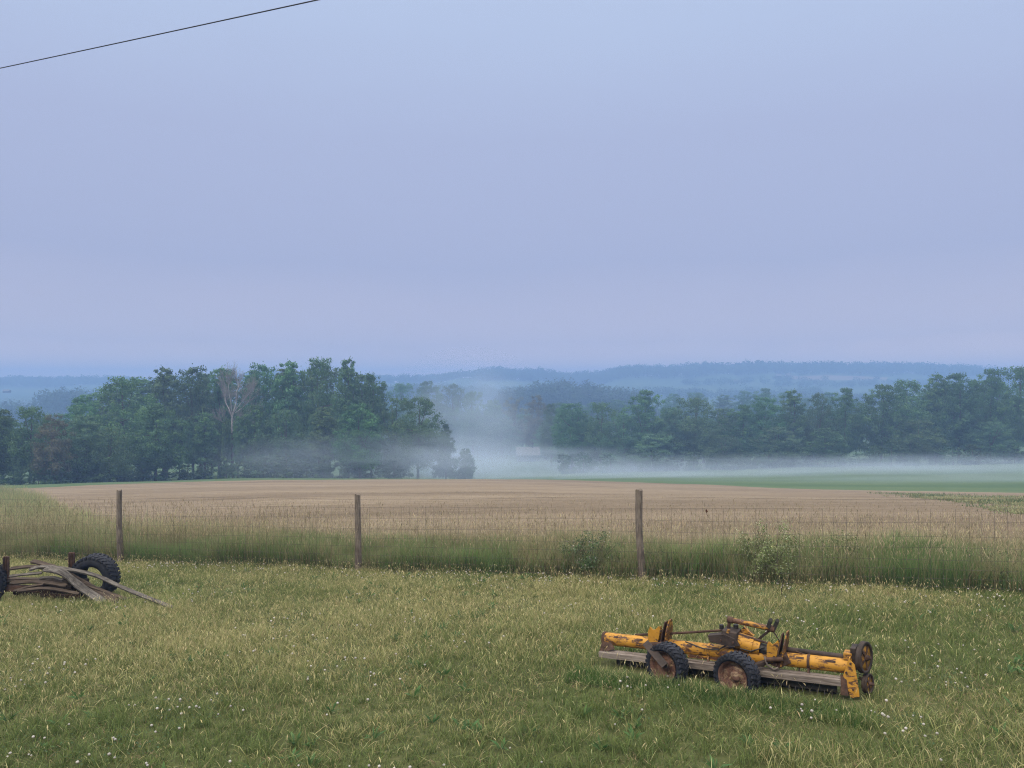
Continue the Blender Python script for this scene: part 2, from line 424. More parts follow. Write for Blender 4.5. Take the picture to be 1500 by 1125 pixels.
tag(link('clover_leaves', npmesh('clover_leaves', V, Fc, MAT['grass'], C)), 'low dark green clover leaves in patches among the pasture grass', 'clover', kind='stuff')
# flower heads
ico = []; 
t_ = (1 + 5 ** .5) / 2
iv = np.array([(-1, t_, 0), (1, t_, 0), (-1, -t_, 0), (1, -t_, 0), (0, -1, t_), (0, 1, t_), (0, -1, -t_), (0, 1, -t_), (t_, 0, -1), (t_, 0, 1), (-t_, 0, -1), (-t_, 0, 1)]); iv /= np.linalg.norm(iv[0])
fi = np.array([(0, 11, 5), (0, 5, 1), (0, 1, 7), (0, 7, 10), (0, 10, 11), (1, 5, 9), (5, 11, 4), (11, 10, 2), (10, 7, 6), (7, 1, 8), (3, 9, 4), (3, 4, 2), (3, 2, 6), (3, 6, 8), (3, 8, 9), (4, 9, 5), (2, 4, 11), (6, 2, 10), (8, 6, 7), (9, 8, 1)])
n = 16000
x, y = pts_wedge(n, 5.0, 16); cl = vnoise(x, y, .9, 21) + .35 * vnoise(x, y, .35, 22); fd = fence_y(x) - y
keep = ((rng.uniform(0, 1, n) < np.clip((cl - .62) * 1.1, .02, 1) * np.interp(y, [5, 9, 12], [.62, .4, .16])) | ((fd > .15) & (fd < .9) & (rng.uniform(0, 1, n) < .25))) & (fd > 0)
x = x[keep]; y = y[keep]; n = len(x); P = ground_pts(x, y); P[:, 2] += rng.uniform(.07, .13, n)
s = rng.uniform(.008, .0155, n)
V = (iv[None] * s[:, None, None] * np.array([1, 1, .85]) + P[:, None]).reshape(-1, 3)
Fc = (fi[None] + np.arange(n)[:, None, None] * 12).reshape(-1, 3)
col = np.where((iv[:, 2] < -.3)[None, :, None], np.array([.42, .30, .24]), np.array([.74, .72, .66])) * rng.uniform(.6, 1, (n, 1, 1))
tag(link('clover_flowers', npmesh('clover_flowers', V, Fc, MAT['grass'], col.reshape(-1, 3))), 'tiny round white clover flowers dotted through the pasture grass', 'clover flowers', kind='stuff')

# worn thatch patches lying low between the tufts
n = 60000
x, y = pts_wedge(n, 5.0, 15); pw = vnoise(x, y, .55, 81) * .6 + vnoise(x, y, .18, 82) * .4; keep = (pw > .58) & (y < fence_y(x)) & ~under_machine(x, y); x = x[keep]; y = y[keep]; n = len(x)
P = ground_pts(x, y); P[:, 2] += rng.uniform(.02, .055, n)
b1 = blades(P, rng.uniform(.025, .07, n), rng.uniform(.003, .006, n), rng.uniform(0, 6.28, n), rng.uniform(.9, 1.5, n), rng.uniform(-.3, .3, n), jit((.25, .19, .10), n), jit((.38, .30, .17), n))
tag(link('brown_thatch', npmesh('brown_thatch', b1[0], b1[1], MAT['grass'], b1[2])), 'brownish dead thatch lying in patches between the pasture tufts', 'dead grass', kind='stuff')
# matted dry strands and broad leaved weeds
n = 10000
x, y = pts_wedge(n, 5.0, 15); keep = (y < fence_y(x)) & ~under_machine(x, y) & (rng.uniform(0, 1, n) < .15 + vnoise(x, y, .8, 71)); x = x[keep]; y = y[keep]; n = len(x)
P = ground_pts(x, y); P[:, 2] += rng.uniform(.015, .05, n)
b1 = blades(P, rng.uniform(.06, .17, n), rng.uniform(.003, .0055, n), rng.uniform(0, 6.28, n), rng.uniform(.8, 1.45, n), rng.uniform(-.2, .5, n), jit(STRAW * .8, n), jit(STRAW * 1.15, n))
tag(link('matted_dry_grass', npmesh('matted_dry_grass', b1[0], b1[1], MAT['grass'], b1[2])), 'bent over dry straw strands matted through the pasture grass', 'dry grass', kind='stuff')
cx_, cy_ = pts_wedge(520, 5.0, 14); k_ = (vnoise(cx_, cy_, 1.2, 73) > .5) & (cy_ < fence_y(cx_)) & ~under_machine(cx_, cy_); cx_ = cx_[k_]; cy_ = cy_[k_]
nl = 9; n = len(cx_) * nl; ang = rng.uniform(0, 6.28, n); x = np.repeat(cx_, nl) + np.cos(ang) * .012; y = np.repeat(cy_, nl) + np.sin(ang) * .012
b1 = blades(ground_pts(x, y) + np.array([0, 0, .02]), rng.uniform(.06, .14, n), rng.uniform(.016, .034, n), ang, rng.uniform(.45, 1.1, n), rng.uniform(.1, .7, n), jit((.05, .09, .03), n), jit((.09, .16, .05), n), 1.0, .3)
tag(link('broadleaf_weeds', npmesh('broadleaf_weeds', b1[0], b1[1], MAT['grass'], b1[2])), 'small broad leaved green weeds scattered in the pasture', 'weeds', kind='stuff')

# tall grass along the fence
TG = np.array([.205, .285, .105]); TGD = np.array([.06, .12, .045]); TS = np.array([.50, .44, .26]); VIV = np.array([.145, .225, .075])
def strip_pts(n, q0, q1, px0=-150, px1=1640):
    px = rng.uniform(px0, px1, n); u = (px - 750) / F
    yf = 13.62 / (1 + .35 * u); y = yf + rng.uniform(q0, q1, n); return u * y, y, px, y - yf
n = 250000
x, y, px, q = strip_pts(n, -.25, 2.7)
edge = (vnoise(x, y, .5, 31) - .5) * .5
keep = (q > .06 + edge * .7) & (rng.uniform(0, 1, n) < 1.15 - .3 * q)
x, y, px, q = [a[keep] for a in (x, y, px, q)]; n = len(x)
patch = vnoise(x, y, 1.1, 32); p2 = vnoise(x, y, .35, 33)
viv = .7 * np.exp(-((px - 1355) / 70) ** 2) * (q < 1.2)
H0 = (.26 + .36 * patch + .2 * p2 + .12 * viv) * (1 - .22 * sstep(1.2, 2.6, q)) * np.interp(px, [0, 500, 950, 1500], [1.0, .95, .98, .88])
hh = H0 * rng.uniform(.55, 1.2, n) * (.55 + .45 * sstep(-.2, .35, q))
k = rng.uniform(0, 1, n)
dryp = np.clip(.33 + (vnoise(x, y, .8, 34) - .5) * .8 + .25 * sstep(.9, 2.4, q) - viv, .03, .9)
isd = k < dryp
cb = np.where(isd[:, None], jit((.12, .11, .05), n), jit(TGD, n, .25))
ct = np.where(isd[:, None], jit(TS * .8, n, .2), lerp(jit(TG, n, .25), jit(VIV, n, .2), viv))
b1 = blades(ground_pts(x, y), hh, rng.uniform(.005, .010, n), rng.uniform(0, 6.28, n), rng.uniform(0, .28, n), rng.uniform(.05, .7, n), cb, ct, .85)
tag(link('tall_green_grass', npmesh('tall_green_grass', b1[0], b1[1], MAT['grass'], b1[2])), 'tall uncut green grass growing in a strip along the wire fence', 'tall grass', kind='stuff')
n = 18000
x, y, px, q = strip_pts(n, .05, 3.0)
keep = rng.uniform(0, 1, n) < np.interp(px, [-100, 200, 500, 900, 1100, 1500], [1, .85, .6, .42, .38, .22]) * (.4 + 1.1 * vnoise(x, y, .9, 35))
x, y, px, q = [a[keep] for a in (x, y, px, q)]; n = len(x)
def stalks(x, y, hh):
    n = len(x); yaw = rng.uniform(0, 6.28, n)
    cdark = rng.uniform(0, 1, n)[:, None] < .5
    c1 = np.where(cdark, jit((.14, .12, .06), n), jit(TS * .8, n))
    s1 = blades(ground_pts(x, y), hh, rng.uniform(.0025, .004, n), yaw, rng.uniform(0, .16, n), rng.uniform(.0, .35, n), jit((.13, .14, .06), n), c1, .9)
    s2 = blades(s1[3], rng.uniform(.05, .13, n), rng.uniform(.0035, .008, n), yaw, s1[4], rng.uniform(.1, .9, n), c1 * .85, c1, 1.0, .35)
    return merge([s1[:3], s2[:3]])
V, Fc, C = stalks(x, y, rng.uniform(.6, 1.0, n) ** .9 * np.interp(px, [0, 700, 1500], [1.25, 1.08, .98]))
nn = 22000
x2, y2, px2, q2 = strip_pts(nn, -.05, 2.6); k2 = rng.uniform(0, 1, nn) < .25 + vnoise(x2, y2, .8, 36); x2 = x2[k2]; y2 = y2[k2]; px2 = px2[k2]; nn = len(x2)
hb = rng.uniform(.45, .85, nn) * np.interp(px2, [0, 700, 1500], [1.08, 1, .92]); yw = rng.uniform(0, 6.28, nn)
a1 = blades(ground_pts(x2, y2), hb, rng.uniform(.002, .0035, nn), yw, rng.uniform(0, .2, nn), rng.uniform(0, .4, nn), jit((.13, .15, .06), nn), jit(TS * .8, nn), .9)
a2 = blades(a1[3], rng.uniform(.05, .12, nn), rng.uniform(.005, .010, nn), yw, a1[4], rng.uniform(.2, .9, nn), jit(TS * .85, nn), jit(TS * 1.05, nn), 1.0, .35)
V, Fc, C = merge([(V, Fc, C), a1[:3], a2[:3]])
tag(link('tall_seed_stalks', npmesh('tall_seed_stalks', V, Fc, MAT['grass'], C)), 'tall thin straw coloured seed stalks rising above the green fence strip', 'grass stalks', kind='stuff')
# deep meadow margin to the left beyond the fence
n = 50000
px = rng.uniform(-160, 420, n); u = (px - 750) / F; y0 = 13.62 / (1 + .35 * u) + 2.2
y1 = np.maximum(crop_start(px), y0 + .2) + np.interp(px, [0, 100, 300, 420], [2, 7, 5, .5]) * rng.uniform(0, 1, n) ** 2
keep = rng.uniform(0, 1, n) < np.interp(px, [-160, 80, 150, 420], [1, .8, .3, .05]); px = px[keep]; u = u[keep]; y0 = y0[keep]; y1 = y1[keep]; n = len(px)
y = y0 + (y1 - y0) * rng.uniform(0, 1, n) ** 1.5
x = u * y
hh = rng.uniform(.3, .8, n)
cb = jit((.16, .17, .075), n); ct = np.where((rng.uniform(0, 1, n) < .86)[:, None], jit(TS * .85, n), jit(TG * 1.3, n))
b1 = blades(ground_pts(x, y), hh, rng.uniform(.008, .018, n), rng.uniform(0, 6.28, n), rng.uniform(0, .3, n), rng.uniform(0, .7, n), cb, ct, .9)
tag(link('meadow_margin', npmesh('meadow_margin', b1[0], b1[1], MAT['grass'], b1[2])), 'yellow green meadow grass beyond the fence at the left edge of the tan field', 'meadow grass', kind='stuff')
# stubble in the near part of the crop field
n = 70000
px = rng.uniform(40, 1640, n); u = (px - 750) / F; y = crop_start(px) - .3 + 34 * rng.uniform(0, 1, n) ** 2
y = np.round(y / .19) * .19 + rng.normal(0, .035, n)
x = u * y
keep = rng.uniform(0, 1, n) < .3 + .7 * vnoise(x, y, 2.4, 41); x = x[keep]; y = y[keep]; n = len(x)
b1 = blades(ground_pts(x, y), rng.uniform(.02, .07, n), rng.uniform(.006, .014, n), rng.uniform(0, 6.28, n), rng.uniform(0, .5, n), rng.uniform(0, .6, n), jit((.16, .125, .08), n), jit((.30, .25, .17), n), .9)
tag(link('crop_stubble', npmesh('crop_stubble', b1[0], b1[1], MAT['grass'], b1[2])), 'short dry tan stubble standing on the bare crop field', 'stubble', kind='stuff')
# weedy patch in the field on the right
n = 90000
px = rng.uniform(1270, 1700, n); py = rng.uniform(728, 792, n)
cen = np.interp(px, [1270, 1330, 1400, 1450, 1500, 1700], [726, 730, 744, 753, 757, 765]); wd = np.interp(px, [1270, 1330, 1400, 1450, 1500, 1700], [2, 4, 14, 22, 27, 36])
y = np.interp(px * 0 + py, [720, 728, 735, 745, 760, 780, 795], [80, 66, 54, 44, 33.5, 25, 21.5]); x = (px - 750) / F * y
keep = (np.abs(py - cen + rng.normal(0, 3, n)) < wd * rng.uniform(.25, 1, n)) & (rng.uniform(0, 1, n) < sstep(.15, .6, vnoise(x, y * .5, 3.2, 44))); x = x[keep]; y = y[keep]; n = len(x)
gg = vnoise(x, y, 2.0, 45)
b1 = blades(ground_pts(x, y), rng.uniform(.05, .22, n) * (.5 + gg), rng.uniform(.02, .05, n), rng.uniform(0, 6.28, n), rng.uniform(0, .7, n), rng.uniform(0, .8, n),
            jit((.14, .16, .08), n), np.where((gg > .62)[:, None], jit((.12, .17, .08), n), jit((.34, .32, .18), n)), 1.1)
tag(link('field_weeds', npmesh('field_weeds', b1[0], b1[1], MAT['grass'], b1[2])), 'low green and yellow weeds spreading over the tan field at the right', 'weeds', kind='stuff')

# ------------------------------------------------------------------ leafy bushes at the fence
def bush(name, label, cat, px, q, wdt, hgt, leafc, flower=None, nleaf=2600, nfl=0):
    u = (px - 750) / F; y = 13.62 / (1 + .35 * u) + q; x = u * y; z = hz1(x, y)
    t = thing(name, label, cat, (x, y, z))
    m = MB(); tips = []
    for i in range(16):
        a = random.uniform(0, 6.28); rr = random.uniform(.1, .5) * wdt; h = hgt * random.uniform(.6, .98)
        pts = [(0, 0, -.02), (math.cos(a) * rr * .35, math.sin(a) * rr * .35, h * .5), (math.cos(a) * rr, math.sin(a) * rr, h)]
        m.tube(pts, [.006, .004, .002], 5); tips.append(pts[2])
    m.build('stem', MAT['bark'], t)
    c = rng.normal(0, 1, (60, 3)); c /= np.linalg.norm(c, axis=1)[:, None]; c *= rng.uniform(.4, 1, (60, 1))
    cc = c * np.array([wdt / 2, wdt / 2 * .8, hgt / 2]) + np.array([0, 0, hgt * .52])
    idx = rng.integers(0, 60, nleaf)
    P = cc[idx] + rng.normal(0, .055, (nleaf, 3)); P[:, 2] = np.abs(P[:, 2])
    nr = (P - np.array([0, 0, hgt * .4])) + rng.normal(0, .3, (nleaf, 3)) + np.array([0, 0, .2])
    V, Fc, C = cards(P, nr, rng.uniform(.018, .04, nleaf), jit(leafc, nleaf, .25))
    link('foliage', npmesh('foliage', V, Fc, MAT['grass'], C), t)
    if nfl:
        i2 = rng.integers(0, 60, nfl); P = cc[i2] * np.array([1.05, 1.05, 1.03]) + rng.normal(0, .05, (nfl, 3)); P[:, 2] = np.abs(P[:, 2]) 
        V, Fc, C = cards(P, rng.normal(0, .6, (nfl, 3)) + np.array([0, -.5, .6]), rng.uniform(.012, .024, nfl), jit(flower, nfl, .15))
        f = link('flowers', npmesh('flowers', V, Fc, MAT['grass'], C), t); f['kind'] = 'stuff'
    return t
bush('leafy_bush', 'rounded leafy bush topped with pale cream flowers right of the tallest fence post', 'bush', 1128, .3, 1.2, .95, (.17, .23, .09), (.5, .5, .33), 3600, 900)
bush('leafy_bush', 'low dark bush with whitish flowers just left of the nearest fence post', 'bush', 868, .3, 1.3, .8, (.09, .145, .06), (.5, .5, .42), 3600, 420)
bush('leafy_bush', 'sparse yellow green weed clump between the flowering bush and the vivid green grass', 'bush', 1228, .6, 1.1, .72, (.12, .16, .06), (.5, .48, .3), 2000, 300)
bush('leafy_bush', 'dark leafy weed clump at the fence near the right edge', 'bush', 1455, .45, 1.5, .52, (.10, .14, .06), None, 2400, 0)
bush('leafy_bush', 'small dark green weed clump right beside the nearest fence post', 'bush', 972, .3, .7, .46, (.08, .13, .055), None, 1400, 0)

# ------------------------------------------------------------------ fence
POSTS = [(-8.387, 16.555, 1.55, .062, -.01), (-2.92, 14.64, 1.45, .056, 0), (2.157, 12.865, 1.51, .064, -.022)]
fence = thing('wire_fence', 'woven wire stock fence on three weathered wooden posts crossing behind the pasture', 'fence', (2.157, 12.865, hz1(2.157, 12.865)))
fl = fence.location.copy()
for i, (x, y, h, r, tilt) in enumerate(POSTS):
    m = MB(); z0 = hz1(x, y); n = 14; rows = 12; vs = []; fs = []
    random.seed(40 + i); ph = [random.uniform(0, 6.28) for _ in range(4)]
    for j in range(rows + 1):
        t = j / rows; z = -.2 + (h + .2) * t
        for k in range(n):
            a = 2 * math.pi * k / n
            rr = r * (1.1 - .2 * t) * (1 + .09 * math.sin(2 * a + ph[0]) + .06 * math.sin(3 * a + ph[1]) + .05 * math.sin(6 * t + ph[2]))
            if i == 2: rr *= 1 + .10 * math.sin(8 * t) * math.cos(a)
            vs.append((math.cos(a) * rr + tilt * z * 1.5 + .008 * math.sin(5 * t + ph[3]), math.sin(a) * rr, z + (.012 * math.sin(a * 2) if j == rows else 0)))
    for j in range(rows):
        for k in range(n): fs.append((j*n + k, j*n + (k+1) % n, (j+1)*n + (k+1) % n, (j+1)*n + k))
    fs.append(tuple(rows * n + k for k in range(n))); m.add(vs, fs, False)
    o = m.build('post', MAT['post'], fence, .004, Vector((x, y, z0)) - fl)
    st = MB()
    for zz in (.1, .24, .4, .56, .74, .92, 1.1, 1.3): st.tube([(-.02, -r - .004, zz), (.0, -r - .010, zz + .004), (.02, -r - .004, zz)], .0022, 5)
    s_ = st.build('staple', MAT['wire'], o)
    s_['kind'] = 'stuff'
hts = [.08, .20, .33, .48, .64, .82, 1.02, 1.22]
xs = np.arange(-16, 9.01, .155)
gz = hz(xs, fence_y(xs))
gz = np.convolve(np.pad(gz, 12, mode='edge'), np.ones(25) / 25, 'valid')
off = -.075
m = MB()
for i, h in enumerate(hts):
    wob = (vnoise(xs, xs * 0, 1.9, 50 + i) - .5) * .03
    m.tube([(xs[k] - fl.x, fence_y(xs[k]) + off - fl.y, gz[k] + h + wob[k] - fl.z) for k in range(0, len(xs))], .0021, 4, False)
for k in range(len(xs)):
    j = (vnoise(np.array([xs[k]]), np.array([1.]), .2, 60)[0] - .5) * .03
    m.tube([(xs[k] + j * t - fl.x, fence_y(xs[k]) + off - .002 - fl.y, gz[k] + .08 + 1.14 * t - fl.z) for t in (0, .5, 1)], .0019, 4, False)
m.build('wire_mesh', MAT['wire'], fence)
m = MB(); m.tube([(xs[k] - fl.x, fence_y(xs[k]) + off - fl.y, gz[k] + 1.38 + .02 * math.sin(xs[k] * .8) - fl.z) for k in range(len(xs))], .0025, 4, False)
m.build('top_wire', MAT['wire'], fence)
# dead leaf caught in the wire
p = W(1035, 749, 12.42)
m = MB()
for k in range(5):
    a = k * 1.2; m.add([(0, 0, -.03), (.022 * math.cos(a), .02 * math.sin(a), 0), (.005 * math.sin(a * 2), .006, .035), (-.012 * math.cos(a + 1), .018, .005)], [(0, 1, 2, 3)])
m.tube([(0, 0, -.03), (.006, 0, -.055), (.016, 0, -.07)], .003, 5)
o = m.build('dead_leaf', MAT['leafdead'], None, 0, p); tag(o, 'small curled dark brown dead leaf caught on the fence wire against the tan field', 'leaf')

# thin dead twigs standing in the pasture
for px, py, h, lb in ((1146, 868, .36, 'thin dark bare twig standing in the pasture between fence and yellow machine'), (890, 858, .3, 'thin dark stem standing left of the machine just in front of the fence'), (290, 862, .2, 'short dark stick poking from the grass between the left and middle posts')):
    y = 12.0
    u = (px - 750) / F
    for _ in range(6): y = (EYE - hz1(u * y, y)) * F / (py + 8 - 562.5)
    m = MB(); m.tube([(0, 0, -.02), (-.012, 0, h * .35), (.015, .01, h * .65), (.0, 0, h)], [.006, .005, .004, .002], 6)
    m.tube([(.0, 0, h * .4), (.04, 0, h * .55)], [.003, .001], 5)
    o = m.build('dry_twig', MAT['iron'], None, 0, (u * y, y, hz1(u * y, y))); tag(o, lb, 'twig')

# ------------------------------------------------------------------ tyres
def tyre_mesh(Ro, Ri, w, lugs, depth=.02, name='tyre'):
    m = MB(); h = w / 2
    prof = [(Ri, -h * .62), (Ri + .01, -h * .8), (Ri + (Ro - Ri) * .35, -h), (Ri + (Ro - Ri) * .7, -h * .97), (Ro - .012, -h * .8), (Ro, -h * .55), (Ro + .003, 0),
            (Ro, h * .55), (Ro - .012, h * .8), (Ri + (Ro - Ri) * .7, h * .97), (Ri + (Ro - Ri) * .35, h), (Ri + .01, h * .8), (Ri, h * .62), (Ri + .03, h * .3), (Ri + .04, 0), (Ri + .03, -h * .3)]
    m.lathe(prof, (0, 0, 0), (0, 1, 0), 56, True)
    for i in range(lugs):
        for sd in (-1, 1):
            a = 2 * math.pi * (i + (.5 if sd > 0 else 0)) / lugs
            rot = Matrix.Rotation(a, 3, 'Y')
            tw = Matrix.Rotation(sd * R(24), 3, 'Z')
            c = rot @ Vector((0, sd * h * .48, Ro + depth * .25))
            m.box(c, (2 * math.pi * Ro / lugs * .56, h * .98, depth), rot @ tw, .86)
            c = rot @ Vector((0, sd * h * .90, Ro - depth * .75))
            m.box(c, (2 * math.pi * Ro / lugs * .5, h * .2, depth * 1.9), rot)
    return m

# ------------------------------------------------------------------ yellow machine
A = Vector((1.02, 8.50, 0)); B = Vector((3.15, 7.20, 0)); A.z = hz1(A.x, A.y); B.z = hz1(B.x, B.y)
ex = (B - A).normalized(); nrm = Vector((-(B - A).y, (B - A).x, 0)).normalized()   # away from the camera
if nrm.y < 0: nrm = -nrm
ez = ex.cross(nrm).normalized()
if ez.z < 0: ez = -ez
ey = ez.cross(ex).normalized()
MW = Matrix((ex, ey, ez)).transposed().to_4x4(); MW.translation = A
mach = thing('farm_implement', 'rusty yellow farm implement on two small wheels lying low in the grass', 'farm implement')
mach.matrix_world = MW
MI = MW.inverted(); CAMP = Vector((0, 0, EYE))
def M(px, py, t=0):
    d = Vector(((px - 750) / F, 1, -(py - 562.5) / F))
    k = (-t - (CAMP - A).dot(ey)) / d.dot(ey)
    return MI @ (CAMP + d * k)
Y_, YR, RU, IR = MAT['yellow'], MAT['yellow_rusty'], MAT['rust'], MAT['iron']
t0 = M(887, 935); t1 = M(1243, 976)
m = MB(); m.tube([t0, t0.lerp(t1, .33), t0.lerp(t1, .66), t1], .066, 28); o = m.build('main_tube', Y_, mach)
m = MB(); m.tube([t0 + Vector((-.02, 0, 0)), t0 + Vector((.012, 0, 0))], .072, 24); m.build('end_cap', RU, mach, .004)
# left end gusset
p1, p2, p3 = M(886, 930, .02), M(876, 958, .1), M(902, 952, .1)
m = MB(); m.prism([M(884, 932, .05), M(877, 957, .12), M(900, 951, .12), M(893, 938, .05)], (0, .02, 0)); m.build('end_gusset', RU, mach, .002)
# board
a, b = M(878, 958, .13), M(1232, 1000, .13)
m = MB(); m.bar(a, b, .045, .06); m.bar(a + Vector((0, .052, .022)), b + Vector((0, .052, .022)), .055, .03); m.build('board', MAT['board'], mach, .004)
m = MB()
for k in range(9):
    f_ = .06 + .11 * k; c = t0.lerp(t1, f_) + Vector((0, -.052, .044)); m.box(c, (.05 + .02 * (k % 3), .02, .006), Matrix.Rotation(R(42), 3, 'X'))
o_ = m.build('paint_blister', RU, o); o_['kind'] = 'stuff'
# clamps, weld rings and bolts along the tube
for f_ in (.26, .47, .60, .86):
    c = t0.lerp(t1, f_); m = MB(); m.tube([c - Vector((.012, 0, .0005)), c + Vector((.012, 0, -.0005))], .074, 24)
    m.bar(c + Vector((0, -.05, -.05)), c + Vector((0, -.10, -.13)), .02, .03); m.build('clamp', YR if f_ < .5 else RU, mach, .002)
m = MB(); m.tube([M(1004, 940, .07), M(1030, 950, .10), M(1052, 952, .09), M(1066, 944, .08)], .007, 8); m.build('hose', MAT['black'], mach)
m = MB(); m.tube([M(1120, 948, .08), M(1100, 954, .10), M(1084, 950, .12)], .006, 8); m.build('hose', MAT['black'], mach)
for q in ((1240, 985, .135), (1250, 1010, .145), (1246, 972, .115), (886, 948, .10), (1056, 938, .15), (1074, 941, .15), (968, 924, .12), (1138, 945, .12), (1134, 962, .12)):
    m = MB(); c = M(*q); m.tube([c, c + Vector((0, -.016, 0))], .010, 6, smooth=False); m.build('bolt', RU, mach)
# under-board roller and tines
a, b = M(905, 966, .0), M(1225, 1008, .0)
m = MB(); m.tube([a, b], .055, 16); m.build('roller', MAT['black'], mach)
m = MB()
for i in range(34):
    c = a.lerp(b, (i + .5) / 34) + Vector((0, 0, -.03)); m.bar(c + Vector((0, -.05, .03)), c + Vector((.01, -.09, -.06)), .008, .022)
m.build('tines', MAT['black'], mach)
m = MB(); m.bar(M(906, 962, .06), M(1226, 1004, .06), .01, .13); m.build('gap_shade_panel', MAT['black'], mach)  # added black sheet standing in for the shade in the gap below the board
# yellow crossbar under the tube
m = MB(); m.bar(M(1008, 960, .03), M(1062, 966, .03), .04, .035); m.bar(M(1090, 970, .03), M(1120, 974, .03), .04, .03); m.build('crossbar', YR, mach, .003)
# brackets
def plate(mb, c, w, h, lean=0, th=.014, chop=.5):
    c = Vector(c)
    poly = [(-w / 2, -h * .5), (w / 2, -h * .5), (w / 2, h * .1), (w * .12, h * .5), (-w * .3, h * .5), (-w / 2, h * .15)]
    sl = math.tan(lean)
    mb.prism([c + Vector((z * sl - th / 2, y, z)) for y, z in poly], (th, 0, 0))
def bracket(px, pxl, py, tall, name='wheel_bracket'):
    c = M(px, py, .02)
    m = MB(); plate(m, c + Vector((.045, 0, .03)), .20, tall, .20); o = m.build(name, YR, mach, .002)
    m = MB(); plate(m, c + Vector((.0, -.012, .02)), .17, tall * .92, .22, .012); m.build('rib', RU, o, .002)
    m = MB(); c2 = M(pxl, py + 2, .04)
    for tt in (.12, -.02):
        q = [M(pxl + a_, py + b_, tt) for a_, b_ in ((-6, -6), (-3, -13), (2, -8), (5, -9), (10, -14), (12, -8), (9, 8), (3, 19), (-4, 17), (-6, 8))]
        m.prism(q, (0, .014, 0))
    m.prism([M(pxl + 8, py - 10, .11), M(pxl + 9, py + 8, .11), M(pxl + 3, py + 15, .11), M(pxl + 1, py, .11)], (0, .13, 0)); m.build('lug', Y_, o, .003)
    m = MB(); m.tube([c2 + Vector((-.02, -.11, -.05)), c + Vector((.04, -.11, -.05))], .022, 14); m.build('pin', RU, o)
    return o
bracket(974, 955, 931, .30)
ob = bracket(1144, 1129, 952, .33)
m = MB(); m.prism([M(1122, 962, .10), M(1130, 975, .10), M(1142, 979, .10), M(1158, 972, .10), M(1150, 960, .10)], (0, .09, 0)); m.build('gusset', RU, ob, .003)
# gearbox with cover plate
m = MB(); g0 = M(1064, 932, .10)
m.box(g0 + Vector((.03, .07, .0)), (.17, .2, .11), Matrix.Rotation(.12, 3, 'Y'), .88); m.build('gearbox', IR, mach, .008)
m = MB(); m.prism([M(1036, 931, .14), M(1040, 941, .14), M(1062, 946, .14), M(1083, 947, .14), M(1076, 936, .14), M(1060, 929, .14)], (0, .1, 0)); m.build('gearbox_shield', IR, mach, .004)
for q in ((1057, 0, .022), (1078, -.03, .025)):
    m = MB(); m.tube([M(q[0], 921, q[1]), M(q[0], 915, q[1])], q[2], 12); m.build('filler_cap', MAT['black'], mach, .002)
m = MB(); m.tube([M(1080, 938, .02), M(1104, 946, .02)], .082, 24); m.tube([M(1104, 946, .02), M(1114, 949, .02)], .072, 24); m.build('drive_housing', Y_, mach, .004)
m = MB(); m.tube([M(1113, 949, .02), M(1127, 953, .02)], .05, 20); m.build('drive_coupling', MAT['black'], mach)
m = MB(); m.prism([M(1084, 926, -.05), M(1089, 918, -.05), M(1104, 932, -.05), M(1100, 934, -.05)], (0, .05, 0)); m.build('guard_fin', Y_, mach, .002)
m = MB(); m.prism([M(1065, 922, .12), M(1061, 938, .12), M(1065, 939, .12), M(1069, 923, .12)], (0, .02, 0)); m.build('strap', YR, mach, .002)
# top frame
m = MB(); m.bar(M(1069, 905, 0), M(1066, 930, 0), .035, .028, (1, 0, 0)); m.build('mast', RU, mach, .003)
m = MB(); m.tube([M(1070, 908, 0), M(1131, 921, 0)], .026, 16); o = m.build('top_tube', YR, mach)
for q in ((1066, 907, 1074, 909), (1127, 920, 1135, 922)):
    m = MB(); m.tube([M(q[0], q[1], 0), M(q[2], q[3], 0)], .033, 16); m.build('collar', RU, o)
for q in ((1125, 919, 1129, 908, .03), (1134, 921, 1139, 909, .0)):
    m = MB(); m.bar(M(q[0], q[1], q[4]), M(q[2], q[3], q[4]), .03, .035, (1, 0, 0)); m.tube([M(q[2], q[3], q[4] + .02), M(q[2], q[3], q[4] - .02)], .018, 14); m.build('hitch_lug', MAT['black'], mach, .003)
m = MB(); m.bar(M(1129, 922, -.02), M(1108, 939, -.05), .03, .022); m.build('brace', IR, mach, .002)
m = MB(); m.tube([M(1131, 922, 0), M(1137, 931, 0), M(1143, 941, 0)], .006, 8); m.build('control_rod', IR, mach)
# shafts
m = MB(); m.tube([M(931, 930, -.03), M(1000, 927, -.03), M(1062, 923, -.03)], .012, 12); m.build('drive_shaft', RU, mach)
m = MB(); m.bar(M(1062, 922, .04), M(1130, 944, .04), .03, .012); m.build('cover_strip', RU, mach)
m = MB(); m.tube([M(1150, 951, -.05), M(1242, 963, -.05)], .026, 16); m.build('drive_shaft', MAT['iron'], mach)
m = MB(); m.tube([M(1166, 954, .0), M(1182, 960, .0), M(1240, 967, .0)], .007, 8); m.build('control_rod', RU, mach)
m = MB(); m.tube([M(1171, 976, 0), M(1171, 986, .05)], .008, 8); m.build('bolt', IR, mach)
